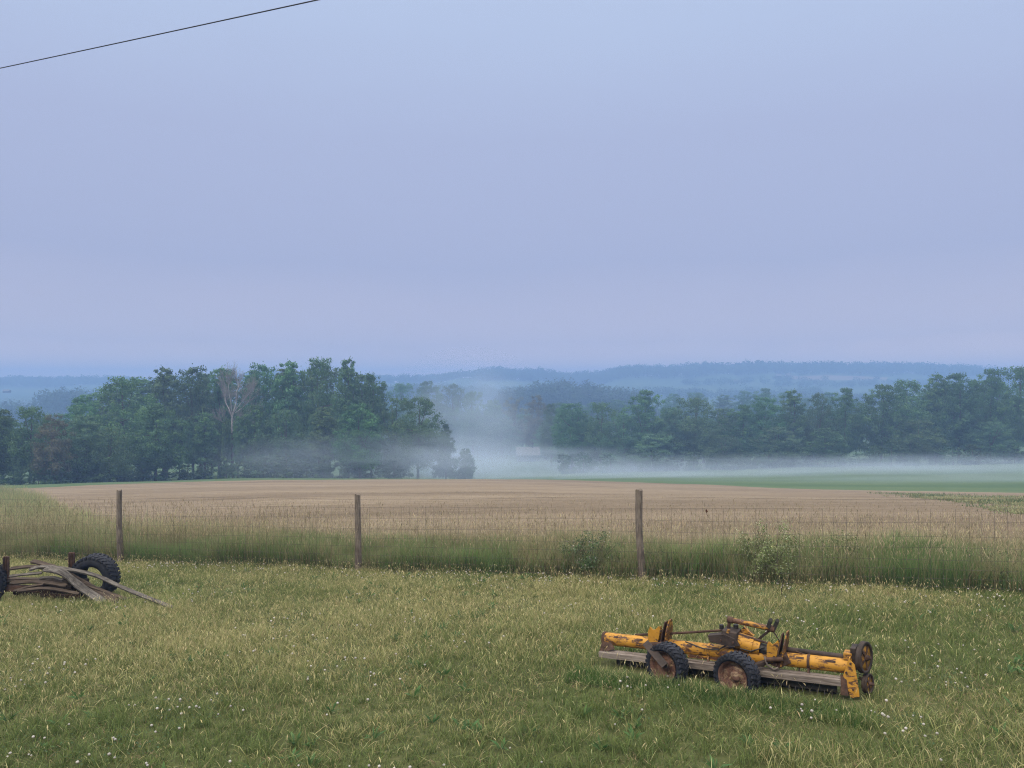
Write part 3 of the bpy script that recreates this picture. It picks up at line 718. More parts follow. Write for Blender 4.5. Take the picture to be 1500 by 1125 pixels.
# right end
m = MB(); m.box(M(1243, 960, -.03), (.075, .12, .075)); m.build('bearing_block', YR, mach, .006)
m = MB(); m.prism([M(1243, 964, .10), M(1235, 990, .12), M(1240, 1004, .13), M(1246, 1023, .14), M(1259, 1021, .14), M(1256, 996, .12), M(1252, 974, .10)], (0, .012, 0))
m.prism([M(1243, 964, .10), M(1246, 1023, .14), M(1246, 1023, .14) + Vector((.0, .26, .02)), M(1243, 964, .10) + Vector((.0, .14, 0))], (.012, 0, 0)); m.build('end_plate', Y_, mach, .003)
m = MB(); m.prism([M(1231, 990, .13), M(1231, 1018, .16), M(1243, 1020, .16), M(1240, 996, .13)], (0, .06, 0)); m.build('skid_shoe', RU, mach, .004)
m = MB(); m.box(M(1252, 962, -.06), (.05, .16, .20)); m.tube([M(1240, 964, -.03), M(1264, 966, -.03)], .03, 14); m.build('bearing_housing', MAT['iron'], mach, .006)
def pulley(c, r, name):
    ax = Vector((.965, -.26, 0)).normalized()
    m = MB(); w = .045
    m.lathe([(r * .80, -w * .5), (r * .98, -w * .5), (r, -w * .38), (r * .93, -w * .1), (r * .93, w * .1), (r, w * .38), (r * .98, w * .5), (r * .80, w * .5)], c, ax, 40, True)
    o = m.build(name, MAT['iron'], mach, 0)
    m = MB(); m.lathe([(r * .82, -.004), (r * .82, .010), (0.001, .010), (0.001, -.004)], c, ax, 32, False); m.build('disc', Y_, o)
    m = MB(); m.lathe([(0.001, -.03), (r * .2, -.03), (r * .2, .035), (r * .1, .035), (r * .1, .06), (.001, .06)], c, ax, 20, False)
    a1 = ax.orthogonal().normalized(); a2 = ax.cross(a1)
    for k in range(5):
        t = k * 2 * math.pi / 5 + .3; d = a1 * math.cos(t) + a2 * math.sin(t)
        m.bar(Vector(c) + d * r * .2 + ax * .013, Vector(c) + d * r * .8 + ax * .013, .016, .012, ax)
    m.build('hub', RU, o)
pulley(M(1266, 963, -.03), .146, 'drive_pulley')
pulley(M(1271, 1001, -.03), .092, 'roller_pulley')
m = MB(); m.tube([M(1258, 992, -.03), M(1272, 1001, -.03)], .014, 10); m.bar(M(1252, 986, -.03), M(1268, 990, -.03), .006, .006); m.build('roller_axle', IR, mach)
# wheels
def wheel(c, yaw):
    rot = Matrix.Rotation(yaw, 3, 'Z')
    wo = tyre_mesh(.197, .142, .17, 26, .014)
    wo.v = [tuple(rot @ Vector(v) + c) for v in wo.v]
    o = wo.build('wheel', MAT['rubber'], mach, 0)
    m = MB(); m.lathe([(.150, -.080), (.146, -.074), (.134, -.066), (.130, -.03), (.122, .0), (.09, .012), (.075, -.006), (.05, -.012), (.045, -.035), (.028, -.045), (.001, -.045)], (0, 0, 0), (0, 1, 0), 36)
    m.lathe([(.152, .078), (.14, .06), (.130, .03), (.122, .0)], (0, 0, 0), (0, 1, 0), 36)
    for k in range(4):
        t = k * math.pi / 2 + .5; m.tube([Vector((.068 * math.cos(t), .0, .068 * math.sin(t))), Vector((.068 * math.cos(t), -.022, .068 * math.sin(t)))], .008, 8)
    m.v = [tuple(rot @ Vector(v) + c) for v in m.v]
    m.build('rim', MAT['rim'], o); return o
c1 = M(977, 973, .40); c2 = M(1079, 989, .42)
wheel(c1, R(-13)); wheel(c2, R(-13))
m = MB(); m.bar(M(945, 941, .40), M(974, 975, .54), .012, .075, (1, 0, 0)); m.build('wheel_arm', IR, mach, .003)
m = MB(); m.tube([c1 + Vector((0, -.05, 0)), c1 + Vector((0, .12, .0))], .022, 12); m.bar(c1 + Vector((0, .11, 0)), M(962, 940, .05), .05, .03); m.build('stub_axle', IR, mach)
m = MB(); m.tube([c2 + Vector((0, -.03, 0)), c2 + Vector((0, .14, .0))], .022, 12); m.bar(c2 + Vector((0, .13, 0)), M(1126, 968, .08), .05, .03); m.build('stub_axle', IR, mach)
m = MB(); m.tube([M(1120, 962, .13), M(1124, 974, .14), M(1134, 981, .14), M(1140, 978, .13)], .010, 10); m.build('hose_loop', MAT['board'], mach)

# tufts of longer grass round the machine
n = 9000
s_ = rng.uniform(-.1, 2.75, n); t_2 = np.where(rng.uniform(0, 1, n) < .8, rng.uniform(.46, .85, n), rng.uniform(-.5, -.2, n))
x = A.x + ex.x * s_ + (-ey.x) * t_2; y = A.y + ex.y * s_ + (-ey.y) * t_2
hh = rng.uniform(.05, .14, n) * (.6 + .6 * vnoise(x, y, .25, 70))
dryk = rng.uniform(0, 1, n)[:, None] < .12
b1 = blades(ground_pts(x, y), hh, rng.uniform(.004, .007, n), rng.uniform(0, 6.28, n), rng.uniform(0, .5, n), rng.uniform(.1, 1.1, n), jit((.05, .10, .03), n), np.where(dryk, jit(STRAW, n), jit((.10, .17, .045), n)))
n2 = 2600
s2_ = np.concatenate([rng.normal(.78, .22, 900), rng.normal(1.5, .22, 900), rng.uniform(-.1, 2.7, n2 - 1800)]); q2_ = np.where(np.arange(n2) < 1800, rng.uniform(.56, .70, n2), rng.uniform(.46, .62, n2))
x = A.x + ex.x * s2_ - ey.x * q2_; y = A.y + ex.y * s2_ - ey.y * q2_
b2_ = blades(ground_pts(x, y), rng.uniform(.08, .2, n2), rng.uniform(.004, .008, n2), rng.uniform(0, 6.28, n2), rng.uniform(0, .45, n2), rng.uniform(.1, 1.1, n2), jit((.06, .11, .035), n2), np.where(rng.uniform(0, 1, n2)[:, None] < .25, jit(STRAW, n2), jit((.12, .18, .055), n2)))
V_, F_, C_ = merge([b1[:3], b2_[:3]]); b1 = (V_, F_, C_)
tag(link('long_grass_tufts', npmesh('long_grass_tufts', b1[0], b1[1], MAT['grass'], b1[2])), 'fresh green longer grass grown up around the yellow machine', 'grass', kind='stuff')

# ------------------------------------------------------------------ old wagon frame, tyres and planks at left
def gpoint(px, py):
    y = 12.; u = (px - 750) / F
    for _ in range(10): y = (EYE - hz1(u * y, y)) * F / (py - 562.5)
    return Vector((u * y, y, hz1(u * y, y)))
def WP(px, py, d): return W(px, py, d + .42)
tc = WP(139, 847, 12.35)
g = hz1(tc.x, tc.y)
tm = tyre_mesh(.362, .195, .27, 32, .015)
o = tm.build('tyre', MAT['rubber'], None, .0, (tc.x, tc.y, g + .355)); o.rotation_euler = (R(5), 0, R(-4))
tag(o, 'bare black lugged tyre standing upright behind the grey plank pile', 'tyre', 'loose tyres by the plank pile')
tc2 = WP(-27, 857, 12.2); g2 = hz1(tc2.x, tc2.y)
o2 = o.copy(); COL.objects.link(o2); o2.location = (tc2.x, tc2.y, g2 + .355); o2.rotation_euler = (R(3), 0, R(20))
o2['label'] = 'black tyre cut off by the left edge of the photo beside the plank pile'
fr0 = gpoint(12, 880); fr1 = gpoint(165, 884); fr0.y = 12.25; fr1.y = 12.25
wag = thing('wagon_frame', 'low rusty wagon frame with two dark upright stakes under the plank pile', 'wagon frame', (WP(85, 866, 12.3).x, 12.72, hz1(WP(85, 866, 12.3).x, 12.72)))
wl = wag.location.copy()
def Wl(px, py, d): return WP(px, py, d) - wl
m = MB(); m.bar(Wl(4, 861, 12.3), Wl(160, 866, 12.3), .10, .10); m.build('axle_beam', RU, wag, .006)
m = MB(); m.bar(Wl(10, 849, 12.32), Wl(128, 851, 12.32), .12, .06); m.bar(Wl(60, 853, 12.18), Wl(105, 860, 12.18), .03, .12); m.build('bolster', MAT['plank_brown'], wag, .005)
for (a_, b_, c_, d_) in ((9, 850, 9, 815), (105, 846, 105, 809)):
    m = MB(); m.bar(Wl(a_, b_ + 14, 12.36), Wl(c_, d_, 12.36), .03, .095, (1, 0, 0)); m.bar(Wl(a_ + 3.4, b_ + 14, 12.3), Wl(c_ + 3.4, d_ + 1, 12.3), .05, .012, (1, 0, 0)); m.bar(Wl(a_ - 3.4, b_ + 14, 12.3), Wl(c_ - 3.4, d_ + 1, 12.3), .05, .012, (1, 0, 0))
    m.build('stake', MAT['rust'], wag, .003)
m = MB(); m.tube([Wl(96, 820, 12.36), Wl(104, 817, 12.36)], .008, 8); m.build('pin', IR, wag)
m = MB()
m.bar(Wl(60, 872, 12.1), Wl(118, 874, 12.1), .04, .06); m.bar(Wl(20, 868, 12.5), Wl(150, 874, 12.5), .05, .08); m.build('cross_member', RU, wag, .004)
def plank(pts, w, th, mat, label, twist=0.0, group='planks on the wagon frame'):
    P = [Vector(p) for p in pts]; c = sum(P, Vector()) / len(P)
    # Catmull-Rom resample
    Q = []
    for i in range(len(P) - 1):
        p0 = P[max(i-1, 0)]; p1 = P[i]; p2 = P[i+1]; p3 = P[min(i+2, len(P)-1)]
        for k in range(6):
            t = k / 6; Q.append(.5 * ((2*p1) + (p2-p0)*t + (2*p0-5*p1+4*p2-p3)*t*t + (3*p1-p0-3*p2+p3)*t**3))
    Q.append(P[-1]); vs = []; fs = []
    d0 = (P[-1] - P[0]).normalized()
    X = d0; Yv = Vector((0, 0, 1)).cross(X).normalized(); Zv = X.cross(Yv)
    rotm = Matrix((X, Yv, Zv)).transposed().to_4x4(); rotm.translation = c; inv = rotm.inverted()
    for i, q in enumerate(Q):
        d = (Q[min(i+1, len(Q)-1)] - Q[max(i-1, 0)]).normalized(); s = Vector((0, 0, 1)).cross(d).normalized(); u_ = d.cross(s)
        a = twist + .06 * math.sin(i * .7); s2 = s * math.cos(a) + u_ * math.sin(a); u2 = u_ * math.cos(a) - s * math.sin(a)
        ww = w * (1 + .05 * math.sin(i * 1.3)) * (.8 if i in (0, len(Q)-1) else 1)
        for sx, sz in ((-1, -1), (1, -1), (1, 1), (-1, 1)): vs.append(inv @ (q + s2 * sx * ww / 2 + u2 * sz * th / 2))
    for i in range(len(Q) - 1):
        for k in range(4): fs.append((i*4 + k, i*4 + (k+1) % 4, i*4 + 4 + (k+1) % 4, i*4 + 4 + k))
    fs += [(3, 2, 1, 0), tuple(len(Q)*4 - 4 + k for k in range(4))]
    m = MB(); m.add(vs, fs); o = m.build('plank', mat, None, .003); o.matrix_world = rotm
    return tag(o, label, 'plank', group)
gE = gpoint(253, 893)
plank([WP(44, 834, 12.15), WP(66, 830, 12.1), WP(100, 834, 12.05), WP(140, 843, 11.95), WP(185, 863, 11.85), gE + Vector((0, 0, .03))], .06, .03, MAT['plank'], 'longest grey plank, arching off the pile to the grass at the right', .5)
plank([WP(66, 833, 11.98), WP(92, 839, 11.9), WP(120, 861, 11.9), gpoint(152, 887) + Vector((0, 0, .05))], .13, .028, MAT['plank'], 'broad weathered grey board bending down in front of the pile', .35)
plank([WP(47, 822, 12.3), WP(60, 825, 12.25), WP(80, 831, 12.2)], .09, .03, MAT['plank_brown'], 'short dark board with a rounded end on top of the pile', .3)
plank([WP(14, 844, 12.15), WP(40, 841, 12.1), WP(62, 839, 12.1)], .045, .025, MAT['plank'], 'thin pale lath lying level at the left of the pile', .6)
plank([WP(15, 833, 12.2), WP(45, 830, 12.2), WP(70, 833, 12.15)], .06, .028, MAT['plank_brown'], 'brown plank along the top of the pile between the stakes', .5)
plank([WP(100, 842, 12.15), WP(125, 856, 12.05), gpoint(172, 886) + Vector((0, 0, .05))], .10, .03, MAT['plank_brown'], 'brown splintered plank sloping down under the long arched one', .7)
plank([WP(20, 866, 12.0), WP(45, 859, 12.0), WP(64, 856, 12.0)], .04, .03, MAT['plank_brown'], 'short mossy board slanting low in front of the left stake', .6)
plank([WP(58, 847, 12.1), WP(78, 846, 12.1), WP(92, 850, 12.05)], .045, .03, MAT['plank'], 'short grey board lying under the arched planks mid pile', .5)
plank([WP(16, 854, 12.1), WP(55, 852, 12.05), WP(98, 858, 12.0)], .07, .03, MAT['plank_brown'], 'dark brown board crossing the middle of the pile behind the broad board', .5)
plank([WP(92, 846, 12.1), WP(130, 858, 12.0), gpoint(186, 884) + Vector((0, 0, .06))], .05, .03, MAT['plank_brown'], 'narrow dark strip running just below the arched plank', .5)
plank([WP(26, 866, 11.95), WP(70, 862, 11.9), WP(116, 870, 11.85)], .05, .03, MAT['plank_brown'], 'lowest dark board lying in the grass in front of the frame', .6)
plank([WP(84, 836, 12.25), WP(110, 846, 12.2), WP(150, 868, 12.1)], .07, .03, MAT['plank'], 'grey split board tucked between the tyre and the arched plank', .4)
plank([gpoint(168, 884) + Vector((0, 0, .05)), gpoint(200, 882) + Vector((0, 0, .08)), gpoint(236, 884) + Vector((0, 0, .06))], .02, .012, MAT['plank'], 'thin pale stick lying behind the end of the arched plank', 0)

n = 5200
x = rng.uniform(-8.6, -5.2, n); y = rng.uniform(11.9, 12.5, n) + np.where(rng.uniform(0, 1, n) < .3, .7, 0)
b1 = blades(ground_pts(x, y), rng.uniform(.06, .2, n), rng.uniform(.004, .008, n), rng.uniform(0, 6.28, n), rng.uniform(0, .5, n), rng.uniform(.1, .9, n), jit(OLIVE * .8, n), np.where(rng.uniform(0, 1, n)[:, None] < .5, jit(STRAW, n), jit(GREEN, n)))
tag(link('long_grass_tufts', npmesh('long_grass_tufts', b1[0], b1[1], MAT['grass'], b1[2])), 'longer dry and green grass grown up around the plank pile', 'grass', kind='stuff')

# ------------------------------------------------------------------ power line
a = Vector((-13.2, 20, EYE + 8.2)); b = Vector((-3.65, 14, EYE + 6.95)); d = b - a
pts = []
for k in range(41):
    t = -3.0 + k * .12; p = a + d * t; p.z += .05 * (t - .5) ** 2 * .3 - .03; pts.append(p)
m = MB(); m.tube(pts, .0115, 8); o = m.build('overhead_cable', MAT['cable']); tag(o, 'single thin dark overhead cable crossing the top left of the sky', 'cable')

# ------------------------------------------------------------------ trees
def crown_mesh(seed, H, Wd, base, shape='oval', nclump=70, nleaf=8000, leaf=.42, colour=(.05, .085, .03)):
    g = np.random.default_rng(seed)
    ch = H * (1 - base)
    C = []; S = []
    for i in range(nclump):
        t = g.uniform(0, 1) ** .85
        if shape == 'oval': prof = math.sin(math.pi * min(1, (t * .82 + .14))) ** .6
        elif shape == 'cone': prof = (1 - t) ** .6 * .95 + .1
        elif shape == 'column': prof = .75 * math.sin(math.pi * min(1, t * .86 + .1)) ** .35
        elif shape == 'spread': prof = math.sin(math.pi * min(1, t * .62 + .22)) ** .9 * (1.1 if t < .8 else .8)
        else: prof = math.sin(math.pi * min(1, t * .75 + .17)) ** .7
        a = g.uniform(0, 2 * math.pi); rr = Wd / 2 * prof * (g.uniform(.45, 1.0) if t < .55 else g.uniform(.03, 1.0) ** .6) * (1 + .22 * math.sin(2 * a + seed) + .14 * math.sin(3 * a + seed * 2))
        C.append((math.cos(a) * rr, math.sin(a) * rr, H * base + ch * t)); S.append(g.uniform(.075, .15) * Wd * (1.22 - .72 * t))
    C = np.array(C); S = np.array(S)
    w = S ** 2; idx = g.choice(nclump, nleaf, p=w / w.sum())
    dr = g.normal(size=(nleaf, 3)); dr /= np.linalg.norm(dr, axis=1)[:, None]
    rad = g.uniform(0, 1, nleaf) ** .42
    P = C[idx] + dr * (S[idx] * rad)[:, None] * np.array([1.1, 1.1, .78])
    P[:, 2] = np.clip(P[:, 2], H * base * .6, None)
    stray = g.uniform(0, 1, nleaf) < .06; P[stray] += g.normal(0, .35, (stray.sum(), 3))
    fill = g.uniform(0, 1, nleaf) < .22
    P[fill, 0] *= .55; P[fill, 1] *= .55; P[fill, 2] = H * base + (P[fill, 2] - H * base) * g.uniform(.35, .92, fill.sum())
    top = P[:, 2].max()
    nr = dr + g.normal(0, .32, (nleaf, 3)) + np.array([0, 0, .3])
    cl = (g.uniform(.75, 1.25, nclump)[idx] * g.uniform(.88, 1.12, nleaf))[:, None]
    yl = g.uniform(0, 1, nclump)[idx][:, None] * .35
    col = np.array(colour) * cl * (1 + yl * np.array([.9, .45, 0]))
    nr /= np.linalg.norm(nr, axis=1)[:, None]
    a = np.cross(nr, g.normal(size=(nleaf, 3))); a /= np.linalg.norm(a, axis=1)[:, None]; b = np.cross(nr, a)
    s = (g.uniform(.6, 1.3, nleaf) * leaf / 2)[:, None]
    V = np.stack([P - a * s, P - b * s * .7 + a * s * .2, P + a * s, P + b * s * .7 - a * s * .2], 1).reshape(-1, 3)
    V[:, 2] *= H / top
    return V, np.arange(4 * nleaf).reshape(-1, 4), np.repeat(col, 4, 0), C
def trunk_mb(seed, H, base, C, r=.24):
    g = random.Random(seed); m = MB()
    lx, ly = g.uniform(-.4, .4), g.uniform(-.4, .4)
    tp = [Vector((0, 0, -.4)), Vector((lx * .3, ly * .3, H * .25)), Vector((lx, ly, H * .55)), Vector((lx * 1.3, ly * 1.4, H * .86))]
    m.tube(tp, [r * 1.3, r, r * .7, r * .15], 9)
    for i in range(7):
        c = C[g.randrange(len(C))]; t = g.uniform(.25, .7); s = tp[1].lerp(tp[2], t) if t < .5 else tp[2].lerp(tp[3], t - .5)
        e = Vector(c); mid = s.lerp(e, .5) + Vector((0, 0, -.3)); m.tube([s, mid, e], [r * .45, r * .28, r * .08], 6)
    return m
PROTO = []
specs = [('oval', 18, 10, .16, (.05, .088, .03)), ('spread', 17, 12, .20, (.055, .09, .032)), ('column', 20, 8, .14, (.06, .095, .035)), ('irr', 19, 10, .24, (.045, .08, .03)),
         ('oval', 16, 11, .10, (.052, .085, .035)), ('column', 19, 7, .30, (.065, .10, .035)), ('spread', 15, 10, .08, (.058, .088, .04)), ('cone', 16, 8, .06, (.045, .08, .035))]
for i, (sh, H, Wd, bs, c) in enumerate(specs):
    V, Fc, C, cc = crown_mesh(100 + i, H, Wd, bs, sh, 185, 21000, .33, tuple(k * 1.45 for k in c))
    PROTO.append(dict(H=H, W=Wd, crown=npmesh('crown', V, Fc, MAT['crown'], C), trunk=trunk_mb(200 + i, H, bs, cc).mesh('trunk', MAT['bark'])))
V, Fc, C, cc = crown_mesh(131, 16, 10, .12, 'irr', 120, 13000, .36, (.115, .10, .055))
PROTO.append(dict(H=16, W=10, crown=npmesh('crown', V, Fc, MAT['crown'], C), trunk=trunk_mb(231, 16, .12, cc).mesh('trunk', MAT['bark'])))
LOWP = []
for i in range(3):
    V, Fc, C, cc = crown_mesh(300 + i, 5, 6, .02, ('oval', 'spread', 'irr')[i], 40, 3200, .34, (.06, .095, .04))
    LOWP.append(dict(H=5, W=6, crown=npmesh('foliage', V, Fc, MAT['crown'], C), trunk=trunk_mb(330 + i, 5, .02, cc, .08).mesh('stem', MAT['bark'])))
def tree(px, top, d, proto, label, group=None, wpx=None, name='broadleaf_tree', cat='tree', lib=PROTO, pn=('crown', 'trunk'), sink=.3):
    u = (px - 750) / F; x = u * d; z = hz1(x, d) - sink
    H = EYE - (top - 562.5) / F * d - z
    p = lib[proto]; sz = H / p['H']; sw = (wpx / F * d / p['W']) if wpx else sz
    t = thing(name, label, cat, (x, d, z), random.uniform(0, 6.28), group)
    t.scale = (sw, sw, sz)
    link(pn[0], p['crown'], t); link(pn[1], p['trunk'], t)
    return t
random.seed(3)
LW = 'tree merged into the left wood, its dark green crown between its neighbours'
# left wood, front trees with their own looks
front = [
 (-62, 590, 118, 4, 'dark low tree beyond the left edge of the left wood', 100),
 (-8, 596, 118, 0, 'dark bushy tree cut by the left edge of the photo', 84),
 (44, 592, 120, 1, 'low round dark tree second from the left edge', 78),
 (78, 603, 116, 8, 'brownish dull crowned tree near the left end of the left wood', 62),
 (124, 604, 124, 6, 'low tree in front of the tall round tree at the left wood', 78),
 (160, 622, 122, 4, 'small leafy tree at the foot of the left wood front', 66),
 (122, 578, 148, 0, 'tree with arching crown just left of the tall round one', 60),
 (182, 548, 140, 1, 'tall broad round tree at the left shoulder of the left wood', 112),
 (228, 588, 130, 0, 'rounded darker tree low in the middle of the left wood', 80),
 (240, 533, 152, 2, 'pale green tall tree with spiky top right of the left shoulder', 62),
 (283, 531, 150, 3, 'tall full green tree two trees left of the bare white tree', 70),
 (300, 600, 138, 5, 'slender tree with visible thin trunk left of the bare white tree', 46),
 (322, 533, 156, 5, 'tall narrow tree directly behind the left of the bare white tree', 48),
 (384, 527, 153, 3, 'tall dark green tree immediately right of the bare white tree', 66),
 (372, 590, 143, 0, 'medium tree low against the right side of the bare white tree', 56),
 (425, 524, 152, 2, 'tall tree with upright top at the highest run of the left wood', 66),
 (420, 595, 142, 4, 'lower rounded tree under the highest run of the left wood', 72),
 (468, 520, 152, 1, 'tall broad tree at the crest of the left wood skyline', 78),
 (474, 592, 141, 5, 'tree with pale slim trunk showing above the mist left side', 58),
 (510, 520, 150, 2, 'tall tree with ragged crown beside the sky gap on the skyline', 52),
 (544, 541, 150, 3, 'stepped lower tree at the right end of the tall skyline', 52),
 (528, 588, 140, 0, 'rounded olive tree in front of the right half of the left wood', 78),
 (578, 577, 150, 4, 'wide dark tree near the right end of the left wood', 74),
 (612, 578, 146, 1, 'broad dark tree with overhanging boughs ending the left wood', 88),
 (653, 618, 150, 7, 'small dark pointed tree standing alone in the mist', 36),
 (682, 654, 155, 6, 'smallest faint tree furthest right of the left wood in mist', 30)]
for px, top, d, pr, lb, wp in front: tree(px, top + 2, d, pr, lb, 'trees at the front of the left wood', wp)
for i in range(17):
    px = -70 + i * 40 + random.uniform(-8, 8)
    top = np.interp(px, [-60, 60, 110, 140, 180, 235, 300, 420, 500, 550, 580, 640], [606, 606, 598, 566, 555, 542, 540, 534, 530, 552, 590, 596]) + random.uniform(0, 6)
    if px > 560: continue
    tree(px, top, 172 + random.uniform(-6, 8), random.choice([0, 1, 2, 3, 5]), 'back row tree of the left wood, mostly hidden behind the front crowns', 'back row of the left wood', 74)
# right wood
rfront = [
 (838, 586, 205, 3, 'leftmost full tree of the right wood beside the misty gap', 60),
 (880, 586, 203, 1, 'pale green rounded tree second from the left of the right wood', 62),
 (915, 600, 196, 4, 'lower tree between the two tallest left crowns of the right wood', 56),
 (947, 568, 200, 0, 'tall dark round crowned tree left in the right wood', 62),
 (983, 592, 196, 6, 'mid height tree right of the tall dark round crown', 48),
 (1016, 579, 196, 1, 'flat topped dark tree right of the tall round crown', 70),
 (1058, 594, 192, 4, 'dark broad tree in the dip of the right wood skyline', 62),
 (1086, 590, 190, 0, 'rounded tree just right of the skyline dip in the right wood', 52),
 (1120, 577, 188, 3, 'pale topped tree at the middle of the right wood', 54),
 (1162, 567, 187, 2, 'tall upright tree at the middle of the right wood skyline', 46),
 (1198, 571, 186, 5, 'narrow upright tree between the two middle spires of the right wood', 42),
 (1236, 565, 185, 2, 'square topped tall tree left of the narrow sky gap', 46),
 (1290, 560, 182, 0, 'dark tall tree right of the narrow sky gap', 66),
 (1328, 553, 184, 1, 'broad dark tree with high rounded top right of the gap', 66),
 (1374, 543, 182, 5, 'tall thin tree with light spiky twigs at the top', 40),
 (1404, 541, 180, 3, 'tall wide tree left of the highest right hand crowns', 62),
 (1448, 537, 180, 2, 'tall upright tree near the right edge of the photo', 54),
 (1490, 533, 180, 1, 'highest tree of the right wood at the right edge', 70),
 (1548, 536, 180, 3, 'tree beyond the right edge of the right wood', 72),
 (1140, 622, 180, 6, 'lower leafy tree in front of the middle of the right wood', 60),
 (1060, 634, 184, 4, 'lower leafy tree in front of the skyline dip', 56),
 (960, 632, 190, 6, 'lower leafy tree in front of the tall round crown', 64),
 (1345, 612, 176, 1, 'lower spreading tree under the broad dark tree', 70),
 (1450, 614, 174, 4, 'lower leafy tree at the foot of the highest right crowns', 66),
 (1210, 624, 178, 0, 'lower rounded tree left of the sky gap foot', 58)]
for px, top, d, pr, lb, wp in rfront: tree(px, top + 2, d, {2: 0, 5: 4}.get(pr, pr) if px not in (1374, 1162) else pr, lb, 'trees at the front of the right wood', wp * 1.14)
for i in range(19):
    px = 835 + i * 40 + random.uniform(-8, 8)
    if 1240 < px < 1268: continue
    top = np.interp(px, [830, 900, 1000, 1100, 1240, 1300, 1400, 1600], [600, 608, 606, 602, 590, 572, 556, 548]) + random.uniform(0, 8)
    tree(px, top, 222 + random.uniform(-8, 10), random.choice([0, 1, 2, 3]), 'back row tree of the right wood, mostly hidden behind the front crowns', 'back row of the right wood', 74)
# trees behind the misty gap
for px, top, d, pr, wp, lb in ((590, 560, 330, 1, 60, 'leftmost tree of the far clump behind the left wood end'), (628, 557, 335, 0, 56, 'second tree of the far clump behind the left wood end'), (662, 560, 330, 4, 56, 'third tree of the far clump above the mist plume'),
    (693, 572, 290, 1, 46, 'dark tree standing just above the rising mist plume'), (722, 584, 300, 6, 44, 'dull tree right of the dark one above the mist plume'), (752, 580, 310, 8, 50, 'brownish tree in the middle of the misty gap'),
    (788, 577, 300, 8, 50, 'brownish grey tree behind the small misty house'), (815, 588, 290, 4, 46, 'tree at the right side of the misty gap behind the house'), (735, 612, 285, 6, 56, 'low tree deep in the mist left of the house'), (700, 620, 300, 4, 60, 'low faint tree deep in the mist plume'),
    (808, 590, 246, 0, 42, 'tree standing between the misty house and the right wood'), (826, 588, 232, 3, 40, 'tree joining the misty gap to the left end of the right wood'),
    (640, 590, 310, 0, 70, 'low wide tree behind the small pointed tree'), (800, 622, 275, 4, 50, 'low tree close right of the misty house'), (766, 606, 330, 1, 60, 'tree directly behind the chimney of the misty house')):
    tree(px, top, d, pr, lb, 'trees behind the misty gap', wp)
for k, (px, top) in enumerate(((985, 576), (1020, 574), (1060, 577), (1092, 571), (1118, 568), (1150, 574), (1010, 588), (1254, 584), (1215, 574), (1262, 596), (1378, 572), (905, 584), (865, 590), (1180, 582))):
    tree(px, top, 400 + random.uniform(-20, 30), k % 4, 'distant pale tree showing in a gap above the right wood skyline', 'distant trees behind the right wood', 44)
# hedge shrubs at the wood feet
for i in range(24):
    px = -60 + i * 30 + random.uniform(-9, 9); d = np.interp(px, [0, 120, 300, 700], [112, 119, 136, 142]) + random.uniform(-3, 3)
    if px > 600: continue
    gx = hz1((px - 750) / F * d, d); top = 562.5 + (EYE - gx - random.uniform(2.0, 4.5)) / d * F
    tree(px, top, d, i % 3, 'leafy shrub in the undergrowth along the foot of the left wood', 'shrubs along the left wood', random.uniform(34, 56), 'shrub', 'shrub', LOWP, ('foliage', 'stem'), .1)
for i in range(25):
    px = 830 + i * 30 + random.uniform(-9, 9); d = np.interp(px, [830, 1100, 1300, 1500], [192, 178, 172, 168]) + random.uniform(-3, 3)
    gx = hz1((px - 750) / F * d, d); top = 562.5 + (EYE - gx - random.uniform(2.5, 6)) / d * F
    tree(px, top, d, i % 3, 'leafy shrub in the undergrowth along the foot of the right wood', 'shrubs along the right wood', random.uniform(28, 46), 'shrub', 'shrub', LOWP, ('foliage', 'stem'), .1)
# thin trunks at the foot of the left wood
for i in range(16):
    px = 265 + i * 9.2 + random.uniform(-2.5, 2.5); d = 144 + random.uniform(-3, 8); x = (px - 750) / F * d; z = hz1(x, d)
    t = thing('young_tree', 'thin bare trunk with a small top in the shady foot of the left wood', 'tree', (x, d, z - .2), random.uniform(0, 6), 'thin trunks around the bare white tree')
    t.scale = (.34, .34, .62); link('crown', PROTO[5]['crown'], t); link('trunk', PROTO[5]['trunk'], t)
# dead tree
dx = (344 - 750) / F * 146; dzz = hz1(dx, 146)
dead = thing('dead_tree', 'bare dead tree with pale white forked limbs in the left wood', 'dead tree', (dx, 146, dzz))
mb = MB(); tw = MB(); S_ = 146 / F
def PP(px, py, off=0): return Vector(((px - 344) * S_, off, EYE - (py - 562.5) * S_ - dzz))
def limb(pts, r0, r1, twn=10):
    P = [PP(*p) if len(p) == 3 else PP(p[0], p[1]) for p in pts]
    n = len(P); mb.tube(P, [r0 + (r1 - r0) * i / (n - 1) for i in range(n)], 8)
    for k in range(int(twn * 1.1)):
        t = random.uniform(.25, 1) * (n - 1); i = min(int(t), n - 2); s = P[i].lerp(P[i+1], t - i); branch(s, (P[i+1] - P[i]).normalized(), random.uniform(1.2, 2.5), .022, 3)
def branch(s, d, ln, r, lv):
    dd = (d + Vector((random.uniform(-.8, .8), random.uniform(-.8, .8), random.uniform(-.25, .6)))).normalized()
    mid = s + dd * ln * .5 + Vector((random.uniform(-.1, .1), 0, .1)) * ln; e = s + dd * ln + Vector((0, 0, .12 * ln))
    tw.tube([s, mid, e], [r, r * .75, r * .4], 4, False)
    if lv > 0:
        for _ in range(5): branch(s.lerp(mid, random.random()) if random.random() < .4 else mid.lerp(e, random.random()), dd, ln * random.uniform(.4, .62), r * .62, lv - 1)
random.seed(11)
bk = MB(); bk.tube([PP(341, 703), PP(340, 660), PP(340, 634)], [.30, .24, .2], 10); 
limb([(340, 634, 0), (340, 623, 0), (340, 612, 0)], .2, .17, 4)
